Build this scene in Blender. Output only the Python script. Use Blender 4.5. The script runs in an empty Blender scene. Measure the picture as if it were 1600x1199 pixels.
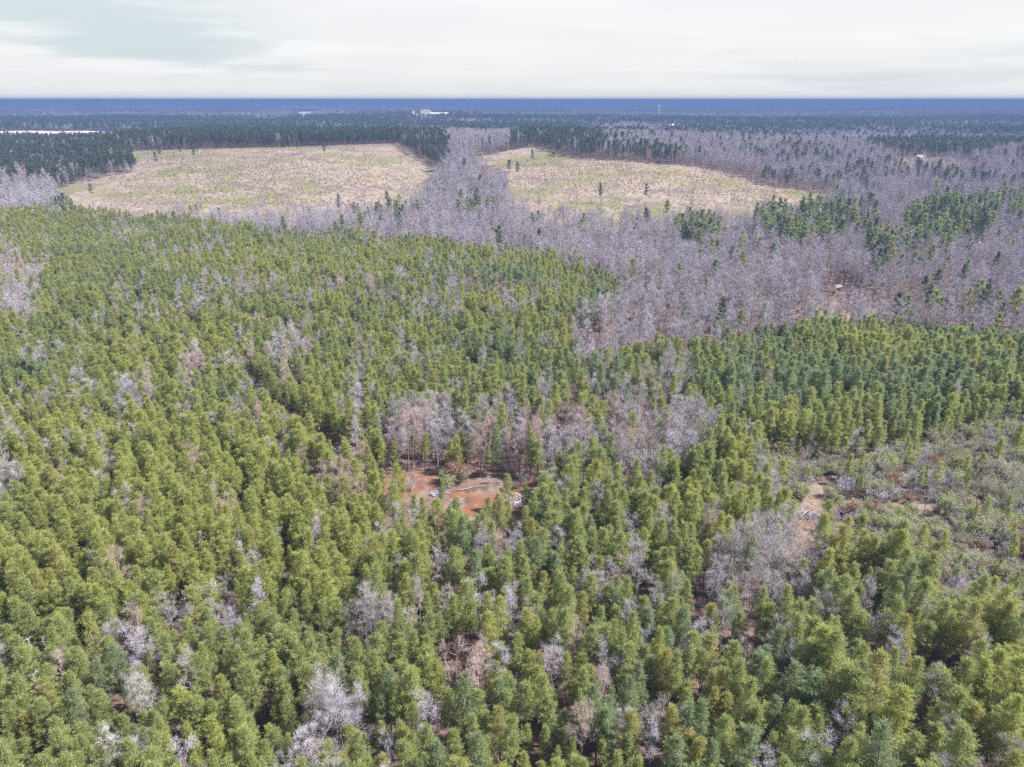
import bpy, math, random
import numpy as np
R = math.radians
rng = np.random.default_rng(11)
random.seed(11)
SC = bpy.context.scene
COL = SC.collection

# ------------------------------------------------------------------ camera
CAMZ = 75.0
FPX = 1111.0                       # focal length in photo pixels (1600 x 1199)
PITCH = 21.76                      # degrees below the horizon
cam_d = bpy.data.cameras.new('camera')
cam_d.sensor_fit = 'HORIZONTAL'; cam_d.sensor_width = 36.0
cam_d.lens = 36.0 * FPX / 1600.0
cam_d.clip_start = 0.5; cam_d.clip_end = 60000.0
cam = bpy.data.objects.new('camera', cam_d); COL.objects.link(cam)
cam.location = (0, 0, CAMZ); cam.rotation_euler = (R(90 - PITCH), 0, 0)
SC.camera = cam

# ------------------------------------------------------------------ sky, sun, exposure
SUN_ELEV, SUN_AZ = 50.0, 92.0      # azimuth clockwise from +Y (towards +X)
world = bpy.data.worlds.new('World'); SC.world = world; world.use_nodes = True
nt = world.node_tree; nt.nodes.clear()
def N(tree, typ, **kw):
    n = tree.nodes.new(typ)
    for k, v in kw.items(): setattr(n, k, v)
    return n
wo = N(nt, 'ShaderNodeOutputWorld'); bg = N(nt, 'ShaderNodeBackground')
sky = N(nt, 'ShaderNodeTexSky', sky_type='NISHITA'); sky.sun_disc = False
sky.sun_elevation = R(SUN_ELEV); sky.sun_rotation = R(SUN_AZ); sky.dust_density = 2.0
skm = N(nt, 'ShaderNodeVectorMath', operation='SCALE'); skm.inputs['Scale'].default_value = 0.08
nt.links.new(sky.outputs[0], skm.inputs[0])
tc = N(nt, 'ShaderNodeTexCoord'); sep = N(nt, 'ShaderNodeSeparateXYZ')
nt.links.new(tc.outputs['Generated'], sep.inputs[0])
# a flat cloud sheet far overhead: direction / (height + small)
mx = N(nt, 'ShaderNodeMath', operation='MAXIMUM'); mx.inputs[1].default_value = 0.0
nt.links.new(sep.outputs['Z'], mx.inputs[0])
ad = N(nt, 'ShaderNodeMath', operation='ADD'); ad.inputs[1].default_value = 0.085
nt.links.new(mx.outputs[0], ad.inputs[0])
dx = N(nt, 'ShaderNodeMath', operation='DIVIDE'); dy = N(nt, 'ShaderNodeMath', operation='DIVIDE')
nt.links.new(sep.outputs['X'], dx.inputs[0]); nt.links.new(ad.outputs[0], dx.inputs[1])
nt.links.new(sep.outputs['Y'], dy.inputs[0]); nt.links.new(ad.outputs[0], dy.inputs[1])
cv = N(nt, 'ShaderNodeCombineXYZ')
nt.links.new(dx.outputs[0], cv.inputs[0]); nt.links.new(dy.outputs[0], cv.inputs[1])
def cloudnoise(scale, off, det, rough, lo, hi, stretch=(1, 1, 1)):
    mp = N(nt, 'ShaderNodeMapping'); mp.inputs['Location'].default_value = off; mp.inputs['Scale'].default_value = stretch
    nz = N(nt, 'ShaderNodeTexNoise'); nz.inputs['Scale'].default_value = scale
    nz.inputs['Detail'].default_value = det; nz.inputs['Roughness'].default_value = rough
    mr = N(nt, 'ShaderNodeMapRange', interpolation_type='SMOOTHSTEP')
    mr.inputs['From Min'].default_value = lo; mr.inputs['From Max'].default_value = hi
    nt.links.new(cv.outputs[0], mp.inputs['Vector']); nt.links.new(mp.outputs[0], nz.inputs['Vector'])
    nt.links.new(nz.outputs['Fac'], mr.inputs['Value'])
    return mr.outputs[0]
c1 = cloudnoise(0.16, (3.1, 1.7, 0), 4, 0.5, 0.28, 0.42)                    # broad breaks in the cloud
c2 = cloudnoise(0.9, (0.3, 4.2, 0), 7, 0.6, 0.35, 0.75, (0.6, 0.9, 1.0))   # streaks
white = N(nt, 'ShaderNodeMix', data_type='RGBA')
white.inputs['A'].default_value = (0.297, 0.298, 0.302, 1); white.inputs['B'].default_value = (0.324, 0.324, 0.326, 1)
nt.links.new(c2, white.inputs['Factor'])
thin = N(nt, 'ShaderNodeMix', data_type='RGBA')
thin.inputs['A'].default_value = (0.222, 0.250, 0.262, 1)
# the break in the cloud over the left of the view: an uneven oval in the cloud sheet
vd = N(nt, 'ShaderNodeVectorMath', operation='SUBTRACT'); vd.inputs[1].default_value = (-2.9, 5.7, 0); nt.links.new(cv.outputs[0], vd.inputs[0])
vm = N(nt, 'ShaderNodeVectorMath', operation='MULTIPLY'); vm.inputs[1].default_value = (0.85, 0.30, 0); nt.links.new(vd.outputs[0], vm.inputs[0])
vl = N(nt, 'ShaderNodeVectorMath', operation='LENGTH'); nt.links.new(vm.outputs[0], vl.inputs[0])
va = N(nt, 'ShaderNodeMath', operation='MULTIPLY_ADD'); va.inputs[1].default_value = 0.75; nt.links.new(c2, va.inputs[0]); nt.links.new(vl.outputs['Value'], va.inputs[2])
vr = N(nt, 'ShaderNodeMapRange', interpolation_type='SMOOTHSTEP'); vr.inputs['From Min'].default_value = 0.55; vr.inputs['From Max'].default_value = 1.35
nt.links.new(va.outputs[0], vr.inputs['Value'])
cm = N(nt, 'ShaderNodeMath', operation='MULTIPLY'); nt.links.new(c1, cm.inputs[0]); nt.links.new(vr.outputs[0], cm.inputs[1])
nt.links.new(cm.outputs[0], thin.inputs['Factor']); nt.links.new(white.outputs['Result'], thin.inputs['B'])
mixs = N(nt, 'ShaderNodeMix', data_type='RGBA'); mixs.inputs['Factor'].default_value = 0.93
nt.links.new(skm.outputs[0], mixs.inputs['A']); nt.links.new(thin.outputs['Result'], mixs.inputs['B'])
nt.links.new(mixs.outputs['Result'], bg.inputs['Color']); bg.inputs['Strength'].default_value = 1.0
nt.links.new(bg.outputs[0], wo.inputs['Surface'])

sun_d = bpy.data.lights.new('sun', 'SUN'); sun_d.energy = 5.0; sun_d.angle = R(1.5); sun_d.color = (1.0, 0.95, 0.87)
sun = bpy.data.objects.new('sun', sun_d); COL.objects.link(sun)
sun.location = (300, 200, 400)
sun.rotation_euler = (R(90 - SUN_ELEV), 0, R(180 - SUN_AZ))

vs = SC.view_settings
vs.view_transform = 'Standard'; vs.look = 'None'; vs.gamma = 1.0; vs.use_curve_mapping = False
vs.exposure = 1.60
cy = SC.cycles
cy.max_bounces = 4; cy.diffuse_bounces = 2; cy.glossy_bounces = 1; cy.transmission_bounces = 2
cy.volume_bounces = 0; cy.transparent_max_bounces = 4
cy.use_denoising = False; cy.sample_clamp_indirect = 6.0

# ------------------------------------------------------------------ geometry of the view (pixels of the photograph <-> places)
cp, sp = math.cos(R(PITCH)), math.sin(R(PITCH))
def proj(P):
    P = np.asarray(P, float)
    dz = P[:, 2] - CAMZ
    zc = P[:, 1] * cp - dz * sp
    zc = np.where(zc < 1, 1, zc)
    return 800 + FPX * P[:, 0] / zc, 599.5 - FPX * (P[:, 1] * sp + dz * cp) / zc, zc

def vnoise(x, y, s, seed=0):
    x = np.asarray(x, float) / s; y = np.asarray(y, float) / s
    xi = np.floor(x).astype(np.int64); yi = np.floor(y).astype(np.int64)
    fx = x - xi; fy = y - yi
    fx = fx * fx * (3 - 2 * fx); fy = fy * fy * (3 - 2 * fy)
    def h(a, b):
        n = (a * 374761393 + b * 668265263 + seed * 974634777) & 0x7fffffff
        n = ((n ^ (n >> 13)) * 1274126177) & 0x7fffffff
        return ((n ^ (n >> 16)) & 0xffff) / 65535.0
    return (h(xi, yi) * (1 - fx) + h(xi + 1, yi) * fx) * (1 - fy) + (h(xi, yi + 1) * (1 - fx) + h(xi + 1, yi + 1) * fx) * fy
def fbm(x, y, s, seed=0):
    return 0.55 * vnoise(x, y, s, seed) + 0.3 * vnoise(x, y, s / 2.1, seed + 1) + 0.15 * vnoise(x, y, s / 4.3, seed + 2)
def sst(a, b, x):
    t = np.clip((x - a) / (b - a), 0, 1); return t * t * (3 - 2 * t)

def terrain(X, Y):
    X = np.asarray(X, float); Y = np.asarray(Y, float)
    z = 3.0 * (vnoise(X, Y, 90, 5) - 0.5)
    A = 25 - 12 * sst(120, 470, X) - 8 * sst(-420, -540, X)
    z = z + A * sst(430, 880, Y)
    z = z - 6.0 * np.exp(-((X + 75) / 55) ** 2 - ((Y - 640) / 170) ** 2)      # hollow between the two cut-over hills
    z = z + 3.5 * np.exp(-((X - 30) / 60) ** 2 - ((Y - 840) / 90) ** 2)
    z = z - 3.0 * np.exp(-((Y - 390) / 70) ** 2)
    z = z + 4.5 * np.exp(-((X + 230) / 130) ** 2 - ((Y - 690) / 120) ** 2) + 4.5 * np.exp(-((X - 110) / 110) ** 2 - ((Y - 660) / 100) ** 2)
    z = z - (A - 6) * sst(950, 1300, Y)                                      # the ground falls away behind the ridge
    z = z + 15 * np.exp(-((X + 270) / 260) ** 2 - ((Y - 2620) / 330) ** 2)
    far = sst(1000, 2500, Y)
    z = z + far * 16 * (fbm(X, Y, 900, 9) - 0.5)
    z = z + sst(3500, 12000, Y) * (14 + 36 * (fbm(X, Y, 2200, 21) - 0.5))
    z = z + 6 * np.exp(-((X + 930) / 330) ** 2 - ((Y - 1560) / 220) ** 2)     # rise of the pale field
    return z

def unproj(u, v, zoff=0.0):
    """where the ray through a photo pixel meets the ground (+ zoff)"""
    a = (u - 800) / FPX; b = (599.5 - v) / FPX
    d = np.array([a, cp + b * sp, -sp + b * cp])
    t = 20.0
    for i in range(4000):
        p = np.array([0, 0, CAMZ]) + d * t
        g = p[2] - float(terrain(p[0], p[1])) - zoff
        if g < 0.02: break
        t += max(0.05, min(g * 0.9, t * 0.01 + 0.5))
        if t > 15000: break
    return p[0], p[1]

def inpoly(u, v, poly):
    r = np.zeros(len(u), bool); n = len(poly); j = n - 1
    for i in range(n):
        xi, yi = poly[i]; xj, yj = poly[j]
        if yi != yj:
            c = ((yi > v) != (yj > v)) & (u < (xj - xi) * (v - yi) / (yj - yi) + xi)
            r ^= c
        j = i
    return r

# ------------------------------------------------------------------ materials
MATS = {}
def mat(name):
    m = bpy.data.materials.new(name); m.use_nodes = True
    m.node_tree.nodes.clear(); MATS[name] = m
    return m, m.node_tree
def lin(*c): return tuple(c) + (1,)
def mixc(t, fac, a, b):
    n = N(t, 'ShaderNodeMix', data_type='RGBA')
    for s, v in (('Factor', fac), ('A', a), ('B', b)):
        if isinstance(v, (tuple, float, int)): n.inputs[s].default_value = v
        else: t.links.new(v, n.inputs[s])
    return n.outputs['Result']
def noise_fac(t, scale, lo, hi, det=4, coord='Object', rough=0.6, stretch=None):
    c = N(t, 'ShaderNodeTexCoord'); nz = N(t, 'ShaderNodeTexNoise')
    nz.inputs['Scale'].default_value = scale; nz.inputs['Detail'].default_value = det; nz.inputs['Roughness'].default_value = rough
    src = c.outputs[coord]
    if stretch:
        mp = N(t, 'ShaderNodeMapping'); mp.inputs['Scale'].default_value = stretch
        t.links.new(src, mp.inputs['Vector']); src = mp.outputs[0]
    t.links.new(src, nz.inputs['Vector'])
    mr = N(t, 'ShaderNodeMapRange'); mr.inputs['From Min'].default_value = lo; mr.inputs['From Max'].default_value = hi
    t.links.new(nz.outputs['Fac'], mr.inputs['Value'])
    return mr.outputs[0]

def leaf_mat(name, ca, cb, cc, transl=0.35, rough=0.6):
    """needles / small leaves: colour varies per tree and per tuft"""
    m, t = mat(name)
    o = N(t, 'ShaderNodeOutputMaterial'); oi = N(t, 'ShaderNodeObjectInfo'); g = N(t, 'ShaderNodeNewGeometry')
    c = mixc(t, oi.outputs['Random'], lin(*ca), lin(*cb))
    pw = N(t, 'ShaderNodeMath', operation='POWER'); pw.inputs[1].default_value = 2.2
    t.links.new(g.outputs['Random Per Island'], pw.inputs[0])
    nz = noise_fac(t, 1.9, 0.42, 0.66, 2)                       # paler shoots grow in clumps
    ma = N(t, 'ShaderNodeMath', operation='MULTIPLY_ADD'); ma.inputs[1].default_value = 0.30
    t.links.new(pw.outputs[0], ma.inputs[0]); mm = N(t, 'ShaderNodeMath', operation='MULTIPLY'); mm.inputs[1].default_value = 0.85
    t.links.new(nz, mm.inputs[0]); t.links.new(mm.outputs[0], ma.inputs[2]); ma.use_clamp = True
    c = mixc(t, ma.outputs[0], c, lin(*cc))
    d = N(t, 'ShaderNodeBsdfPrincipled'); d.inputs['Roughness'].default_value = rough; d.inputs['Specular IOR Level'].default_value = 0.25
    tr = N(t, 'ShaderNodeBsdfTranslucent'); ms = N(t, 'ShaderNodeMixShader'); ms.inputs[0].default_value = transl
    t.links.new(c, d.inputs['Base Color']); t.links.new(c, tr.inputs['Color'])
    t.links.new(d.outputs[0], ms.inputs[1]); t.links.new(tr.outputs[0], ms.inputs[2]); t.links.new(ms.outputs[0], o.inputs[0])
    return m
def wood_mat(name, ca, cb, scale=3.0, rough=0.85):
    m, t = mat(name)
    o = N(t, 'ShaderNodeOutputMaterial'); oi = N(t, 'ShaderNodeObjectInfo')
    f = noise_fac(t, scale, 0.3, 0.7, 3)
    c = mixc(t, f, lin(*ca), lin(*cb))
    hv = N(t, 'ShaderNodeHueSaturation')
    mr = N(t, 'ShaderNodeMapRange'); mr.inputs['To Min'].default_value = 0.78; mr.inputs['To Max'].default_value = 1.2
    t.links.new(oi.outputs['Random'], mr.inputs['Value']); t.links.new(mr.outputs[0], hv.inputs['Value']); t.links.new(c, hv.inputs['Color'])
    d = N(t, 'ShaderNodeBsdfPrincipled'); d.inputs['Roughness'].default_value = rough; d.inputs['Specular IOR Level'].default_value = 0.15
    t.links.new(hv.outputs[0], d.inputs['Base Color']); t.links.new(d.outputs[0], o.inputs[0])
    return m
def plain_mat(name, ca, cb=None, scale=1.0, rough=0.7, metallic=0.0, lo=0.3, hi=0.7, stretch=None):
    m, t = mat(name)
    o = N(t, 'ShaderNodeOutputMaterial'); d = N(t, 'ShaderNodeBsdfPrincipled')
    d.inputs['Roughness'].default_value = rough; d.inputs['Metallic'].default_value = metallic
    c = mixc(t, noise_fac(t, scale, lo, hi, 5, stretch=stretch), lin(*ca), lin(*(cb or ca)))
    t.links.new(c, d.inputs['Base Color']); t.links.new(d.outputs[0], o.inputs[0])
    return m

PINE_COL = ['yellow', 'mid', 'blue', 'olive']
leaf_mat('needles_yellow', (0.275, 0.312, 0.092), (0.245, 0.294, 0.090), (0.450, 0.462, 0.175), 0.52)
leaf_mat('needles_mid',    (0.232, 0.284, 0.106), (0.208, 0.264, 0.102), (0.395, 0.422, 0.178), 0.52)
leaf_mat('needles_blue',   (0.178, 0.242, 0.130), (0.162, 0.224, 0.124), (0.318, 0.370, 0.205), 0.52)
leaf_mat('needles_olive',  (0.275, 0.285, 0.104), (0.250, 0.258, 0.100), (0.435, 0.415, 0.160), 0.52)
leaf_mat('needles_dark',   (0.092, 0.128, 0.090), (0.080, 0.113, 0.085), (0.168, 0.202, 0.128), 0.42)
leaf_mat('leaves_sage',    (0.300, 0.305, 0.195), (0.250, 0.265, 0.155), (0.420, 0.405, 0.300))
leaf_mat('leaves_lime',    (0.250, 0.300, 0.090), (0.215, 0.270, 0.085), (0.380, 0.410, 0.150))
leaf_mat('leaves_russet',  (0.230, 0.120, 0.080), (0.180, 0.100, 0.085), (0.300, 0.190, 0.110))
leaf_mat('straw',          (0.240, 0.200, 0.105), (0.210, 0.172, 0.092), (0.290, 0.240, 0.130))
wood_mat('pine_bark', (0.085, 0.062, 0.052), (0.150, 0.110, 0.090))
wood_mat('dead_wood', (0.26, 0.24, 0.24), (0.38, 0.36, 0.36))
wood_mat('bark_pale', (0.19, 0.175, 0.175), (0.29, 0.27, 0.27))
wood_mat('bark_mauve', (0.115, 0.100, 0.115), (0.20, 0.175, 0.195))
wood_mat('bark_rosy', (0.25, 0.175, 0.17), (0.34, 0.25, 0.245))
wood_mat('twig_pale', (0.262, 0.246, 0.256), (0.36, 0.34, 0.35))
wood_mat('twig_mauve', (0.310, 0.292, 0.365), (0.415, 0.392, 0.480))
wood_mat('twig_rosy', (0.29, 0.225, 0.225), (0.38, 0.305, 0.30))
wood_mat('under_twig', (0.15, 0.105, 0.115), (0.25, 0.18, 0.185))

# ------------------------------------------------------------------ mesh helpers
class MB:
    def __init__(s): s.v = []; s.f = []; s.n = 0
    def add(s, V, F):
        s.v.append(np.asarray(V, float)); s.f += [tuple(int(i) + s.n for i in f) for f in F]; s.n += len(V)
    def tris(s, V):                    # V: (k,3,3)
        k = len(V); s.v.append(np.asarray(V, float).reshape(-1, 3))
        idx = (np.arange(k * 3).reshape(-1, 3) + s.n).tolist(); s.f += [tuple(i) for i in idx]; s.n += k * 3
    def tube(s, pts, rad, k=5, cap=True):
        pts = np.asarray(pts, float); m = len(pts)
        d = np.gradient(pts, axis=0); d /= np.linalg.norm(d, axis=1)[:, None] + 1e-9
        ref = np.where(np.abs(d[:, 2:3]) > 0.9, np.array([[1., 0, 0]]), np.array([[0, 0, 1.]]))
        a = np.cross(d, ref); a /= np.linalg.norm(a, axis=1)[:, None] + 1e-9; b = np.cross(d, a)
        an = np.arange(k) * 2 * math.pi / k
        V = pts[:, None, :] + (a[:, None, :] * np.cos(an)[None, :, None] + b[:, None, :] * np.sin(an)[None, :, None]) * np.asarray(rad, float)[:, None, None]
        F = []
        for i in range(m - 1):
            for j in range(k):
                j2 = (j + 1) % k
                F.append((i * k + j, i * k + j2, (i + 1) * k + j2, (i + 1) * k + j))
        if cap: F.append(tuple(range((m - 1) * k, m * k)))
        s.add(V.reshape(-1, 3), F)
    def box(s, c, sz, rz=0.0):
        x, y, z = [q / 2 for q in sz]
        V = np.array([(i, j, k) for i in (-x, x) for j in (-y, y) for k in (-z, z)], float)
        ca, sa = math.cos(rz), math.sin(rz)
        V = np.stack([V[:, 0] * ca - V[:, 1] * sa, V[:, 0] * sa + V[:, 1] * ca, V[:, 2]], 1) + np.asarray(c, float)
        s.add(V, [(0, 1, 3, 2), (4, 6, 7, 5), (0, 4, 5, 1), (2, 3, 7, 6), (0, 2, 6, 4), (1, 5, 7, 3)])
    def mesh(s, name, m, smooth=False):
        me = bpy.data.meshes.new(name)
        me.from_pydata(np.concatenate(s.v).tolist() if s.v else [], [], s.f)
        if m: me.materials.append(MATS[m])
        if smooth: me.polygons.foreach_set('use_smooth', [True] * len(me.polygons))
        me.update(); return me
    def build(s, name, m, parent=None, smooth=False):
        return link(name, s.mesh(name, m, smooth), parent)
def link(name, me, parent=None):
    o = bpy.data.objects.new(name, me); COL.objects.link(o)
    if parent: o.parent = parent
    return o
def tag(o, label, cat=None, group=None, kind=None):
    o['label'] = label
    if cat: o['category'] = cat
    if group: o['group'] = group
    if kind: o['kind'] = kind
    return o
def empty(name, loc, rz=0, s=(1, 1, 1), tilt=(0, 0)):
    o = bpy.data.objects.new(name, None); COL.objects.link(o); o.empty_display_size = 0.3
    o.location = loc; o.rotation_euler = (tilt[0], tilt[1], rz); o.scale = s
    return o
def unit(v): return v / (np.linalg.norm(v, axis=-1, keepdims=True) + 1e-9)

def tufts(mb, C, D, n, ln, wd, g):
    """C centres, D directions: n narrow leaf blades round each"""
    k = len(C)
    d = unit(D[:, None, :] * 0.85 + g.normal(size=(k, n, 3)) * 0.62)
    L = ln * g.uniform(0.65, 1.2, (k, n, 1))
    side = unit(np.cross(d, g.normal(size=(k, n, 3))))
    base = C[:, None, :] + g.normal(size=(k, n, 3)) * ln * 0.18
    w = wd * g.uniform(0.7, 1.3, (k, n, 1))
    tip = base + d * L
    mid = base + d * L * 0.55
    V = np.stack([base, mid + side * w, tip, mid - side * w], 2).reshape(-1, 4, 3)
    o = mb.n
    mb.v.append(V.reshape(-1, 3)); m = len(V)
    mb.f += [(o + 4 * i, o + 4 * i + 1, o + 4 * i + 2, o + 4 * i + 3) for i in range(m)]
    mb.n += m * 4

def make_pine(seed, h, cr, base, dens=1.0, nblade=12, ln=0.50, wd=0.026, tuftmul=1.0, blunt=0.62, gap=0.0):
    """returns trunk, branches, crown meshes. base = crown base as a fraction of h"""
    g = np.random.default_rng(seed)
    T = MB(); B = MB(); Cn = MB()
    bend = g.normal(size=2) * 0.018 * h
    zz = np.linspace(0, 1, 7)
    tp = np.stack([bend[0] * zz ** 2, bend[1] * zz ** 2, zz * h], 1)
    r0 = 0.0088 * h + 0.02
    T.tube(tp, r0 * (1 - zz * 0.93), 6)
    zb = base * 0.97 + (1 - base * 0.97) * zz
    B.tube(np.stack([bend[0] * zb ** 2, bend[1] * zb ** 2, zb * h], 1), r0 * (1 - zb * 0.93) * 0.55, 4)   # core tube hidden inside the trunk, joins the branches into one piece
    nl = int((1 - base) * h / 0.46 * dens)
    cs, ds = [], []
    ang = g.uniform(0, 6.28); lop = g.uniform(0, 6.28)
    for i in range(nl):
        t = (i + g.uniform(-0.4, 0.4)) / nl
        t = min(max(t, 0), 0.985)
        z = h * (base + (1 - base) * t)
        prof = (1 - t) ** blunt * (0.5 + 0.5 * min(1, t / 0.22)) * g.uniform(0.82, 1.12)
        for b in range(g.integers(3, 6)):
            if g.uniform() < gap * (1.1 - t): continue
            ang += 2.4 + g.uniform(-0.6, 0.6)
            L = max(0.35, cr * prof * g.uniform(0.5, 1.22) * (1 + 0.16 * math.cos(ang - lop)))
            el = R(-4 + 50 * t + g.uniform(-12, 20))
            dirh = np.array([math.cos(ang) * math.cos(el), math.sin(ang) * math.cos(el), math.sin(el)])
            p0 = np.array([bend[0] * (z / h) ** 2, bend[1] * (z / h) ** 2, z])
            q = np.linspace(0, 1, 4)[:, None]
            pts = p0 + dirh * L * q + np.array([0, 0, 1.0]) * (q ** 2) * L * 0.16
            B.tube(pts, 0.035 * (L / cr + 0.3) * (1 - q[:, 0] * 0.8), 3, cap=False)
            lat = np.array([-math.sin(ang), math.cos(ang), 0])
            # plumes: clusters of tufts at the branch end and on two or three side shoots
            nsh = 1 + int(L * 2.0 * tuftmul)
            for w in range(nsh + 1):
                f = 1.0 if w == 0 else g.uniform(0.25, 1.0)
                o = 0.0 if w == 0 else g.choice([-1, 1]) * g.uniform(0.05, 0.50) * L * (1.15 - f * 0.5)
                c0 = p0 + dirh * L * f + np.array([0, 0, 1.0]) * (f ** 2) * L * 0.16 + lat * o + np.array([0, 0, g.uniform(-0.25, 0.3)])
                k = int(g.integers(1, 4))
                dd = unit(dirh + lat * np.sign(o) * 0.7 + np.array([0, 0, 0.6]))
                c = c0 - dd * (np.arange(k) * 0.2)[:, None] + g.normal(size=(k, 3)) * 0.075
                cs.append(c); ds.append(np.tile(dd, (k, 1)))
    top = np.stack([np.full(4, bend[0]), np.full(4, bend[1]), h - np.array([0.05, 0.3, 0.5, 0.75])], 1)
    cs.append(top + g.normal(size=(4, 3)) * 0.06); ds.append(np.tile([[0, 0, 1.0]], (4, 1)))
    tufts(Cn, np.concatenate(cs), np.concatenate(ds), nblade, ln, wd, g)
    return T, B, Cn

def make_bare(seed, h, spread, fork, levels=(10, 7, 6, 5), up=0.75, twl=0.85, tw=0.014, lean=0.03):
    """leafless hardwood: trunk, branches, twigs. fork = height fraction of the first limbs"""
    g = np.random.default_rng(seed)
    T = MB(); B = MB(); W = MB()
    zz = np.linspace(0, 1, 8)
    bx = np.cumsum(g.normal(size=(8, 2)) * lean * h / 4, axis=0); bx[0] = 0
    tp = np.stack([bx[:, 0], bx[:, 1], zz * h * 0.92], 1)
    r0 = 0.0105 * h + 0.03
    T.tube(tp, r0 * (1 - zz * 0.9), 6)
    tris = []
    def grow(p, d, L, r, lv):
        n = 4 if lv < 2 else 3
        pts = [p]; dd = d.copy()
        for i in range(n):
            dd = unit(dd + g.normal(size=3) * (0.16 + 0.05 * lv) + np.array([0, 0, 0.10]))
            pts.append(pts[-1] + dd * L / n)
        pts = np.array(pts)
        if lv < 2:
            B.tube(pts, r * np.linspace(1, 0.3, len(pts)), 4 if lv == 0 else 3, cap=False)
        else:
            for i in range(n):
                s = unit(np.cross(pts[i + 1] - pts[i], g.normal(size=3))) * r * (1 - 0.7 * i / n)
                tris.append((pts[i] - s, pts[i] + s, pts[i + 1]))
        if lv + 1 < len(levels):
            for k in range(levels[lv + 1]):
                f = g.uniform(0.28, 1.0)
                i = min(int(f * n), n - 1); q = pts[i] + (pts[i + 1] - pts[i]) * (f * n - i)
                e = unit(pts[i + 1] - pts[i])
                sd = unit(np.cross(e, g.normal(size=3)))
                nd = unit(e * 0.75 + sd * g.uniform(0.5, 1.0) + np.array([0, 0, 0.18]))
                grow(q, nd, L * g.uniform(0.38, 0.62) if lv + 2 < len(levels) else twl * g.uniform(0.6, 1.3), max(r * 0.5, tw), lv + 1)
    ang = g.uniform(0, 6.28)
    for k in range(levels[0]):
        f = fork + (0.97 - fork) * (k + 0.5) / levels[0]
        i = min(int(f * 7), 6); q = tp[i] + (tp[i + 1] - tp[i]) * (f * 7 - i)
        ang += 2.4 + g.uniform(-0.6, 0.6)
        t = (f - fork) / (1 - fork)
        u = up * (0.6 + 0.7 * t)
        d = unit(np.array([math.cos(ang), math.sin(ang), u]))
        L = spread * (1.0 - 0.5 * t) * g.uniform(0.8, 1.15) * math.sqrt(1 + u * u) * 0.75
        grow(q, d, L, r0 * (0.5 - 0.3 * t), 0)
    W.tris(np.array(tris))
    return T, B, W

def make_snag(seed, h):
    g = np.random.default_rng(seed)
    T = MB(); B = MB()
    zz = np.linspace(0, 1, 6); bend = g.normal(size=2) * 0.4
    tp = np.stack([bend[0] * zz ** 2, bend[1] * zz ** 2, zz * h], 1)
    T.tube(tp, 0.11 * (1 - zz * 0.85), 5)
    ang = 0
    for i in range(int(h * 5.0)):
        t = g.uniform(0.22, 0.98); ang += 2.4 + g.uniform(-0.6, 0.6)
        L = (0.5 + 1.6 * (1 - t)) * g.uniform(0.5, 1.2); el = R(g.uniform(-15, 35))
        d = np.array([math.cos(ang) * math.cos(el), math.sin(ang) * math.cos(el), math.sin(el)])
        p = np.array([bend[0] * t ** 2, bend[1] * t ** 2, t * h])
        pts = [p, p + d * L * 0.5 + g.normal(size=3) * 0.06, p + d * L + np.array([0, 0, 0.12])]
        B.tube(pts, [0.038, 0.028, 0.012], 3, cap=False)
        for s in range(3):
            q = pts[1] + (pts[2] - pts[1]) * g.uniform(0, 1)
            B.tube([q, q + unit(d + g.normal(size=3) * 0.7) * 0.45], [0.018, 0.006], 3, cap=False)
    return T, B

def make_bush(seed, h, w, leafy=1.0):
    """many-stemmed bush: stems + leafage"""
    g = np.random.default_rng(seed)
    S = MB(); Lf = MB(); tris = []; cs = []; ds = []
    for k in range(9):
        a = g.uniform(0, 6.28); sp_ = g.uniform(0.2, 1.0) ** 0.7 * w / 2
        tip = np.array([math.cos(a) * sp_, math.sin(a) * sp_, h * g.uniform(0.65, 1.0) * (1 - 0.3 * (sp_ / (w / 2)) ** 2)])
        p0 = np.array([math.cos(a), math.sin(a), 0]) * 0.12
        q = np.linspace(0, 1, 5)[:, None]
        pts = p0 + (tip - p0) * q + np.array([0, 0, 1.0]) * (q * (1 - q)) * h * 0.35 + g.normal(size=(5, 3)) * 0.05
        S.tube(pts, 0.028 * np.linspace(1, 0.3, 5), 3, cap=False)
        for b in range(11):
            f = g.uniform(0.3, 1.0); i = min(int(f * 4), 3)
            s0 = pts[i] + (pts[i + 1] - pts[i]) * (f * 4 - i)
            d = unit(g.normal(size=3) * np.array([1, 1, 0.6]) + np.array([0, 0, 0.6])); L = h * 0.22 * g.uniform(0.5, 1.2)
            e = s0 + d * L
            for j in range(6):
                s1 = s0 + d * L * g.uniform(0.2, 1)
                d2 = unit(d + g.normal(size=3) * 0.8); e2 = s1 + d2 * 0.32 * g.uniform(0.6, 1.3)
                sd = unit(np.cross(d2, g.normal(size=3))) * 0.013
                tris.append((s1 - sd, s1 + sd, e2)); cs.append(e2); ds.append(d2)
            sd = unit(np.cross(d, g.normal(size=3))) * 0.018
            tris.append((s0 - sd, s0 + sd, e))
    S.tris(np.array(tris))
    cs = np.array(cs); ds = np.array(ds)
    if leafy > 0:
        m = int(len(cs) * leafy)
        tufts(Lf, cs[:m], ds[:m], 4, 0.13, 0.038, g)
    return S, Lf

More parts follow.
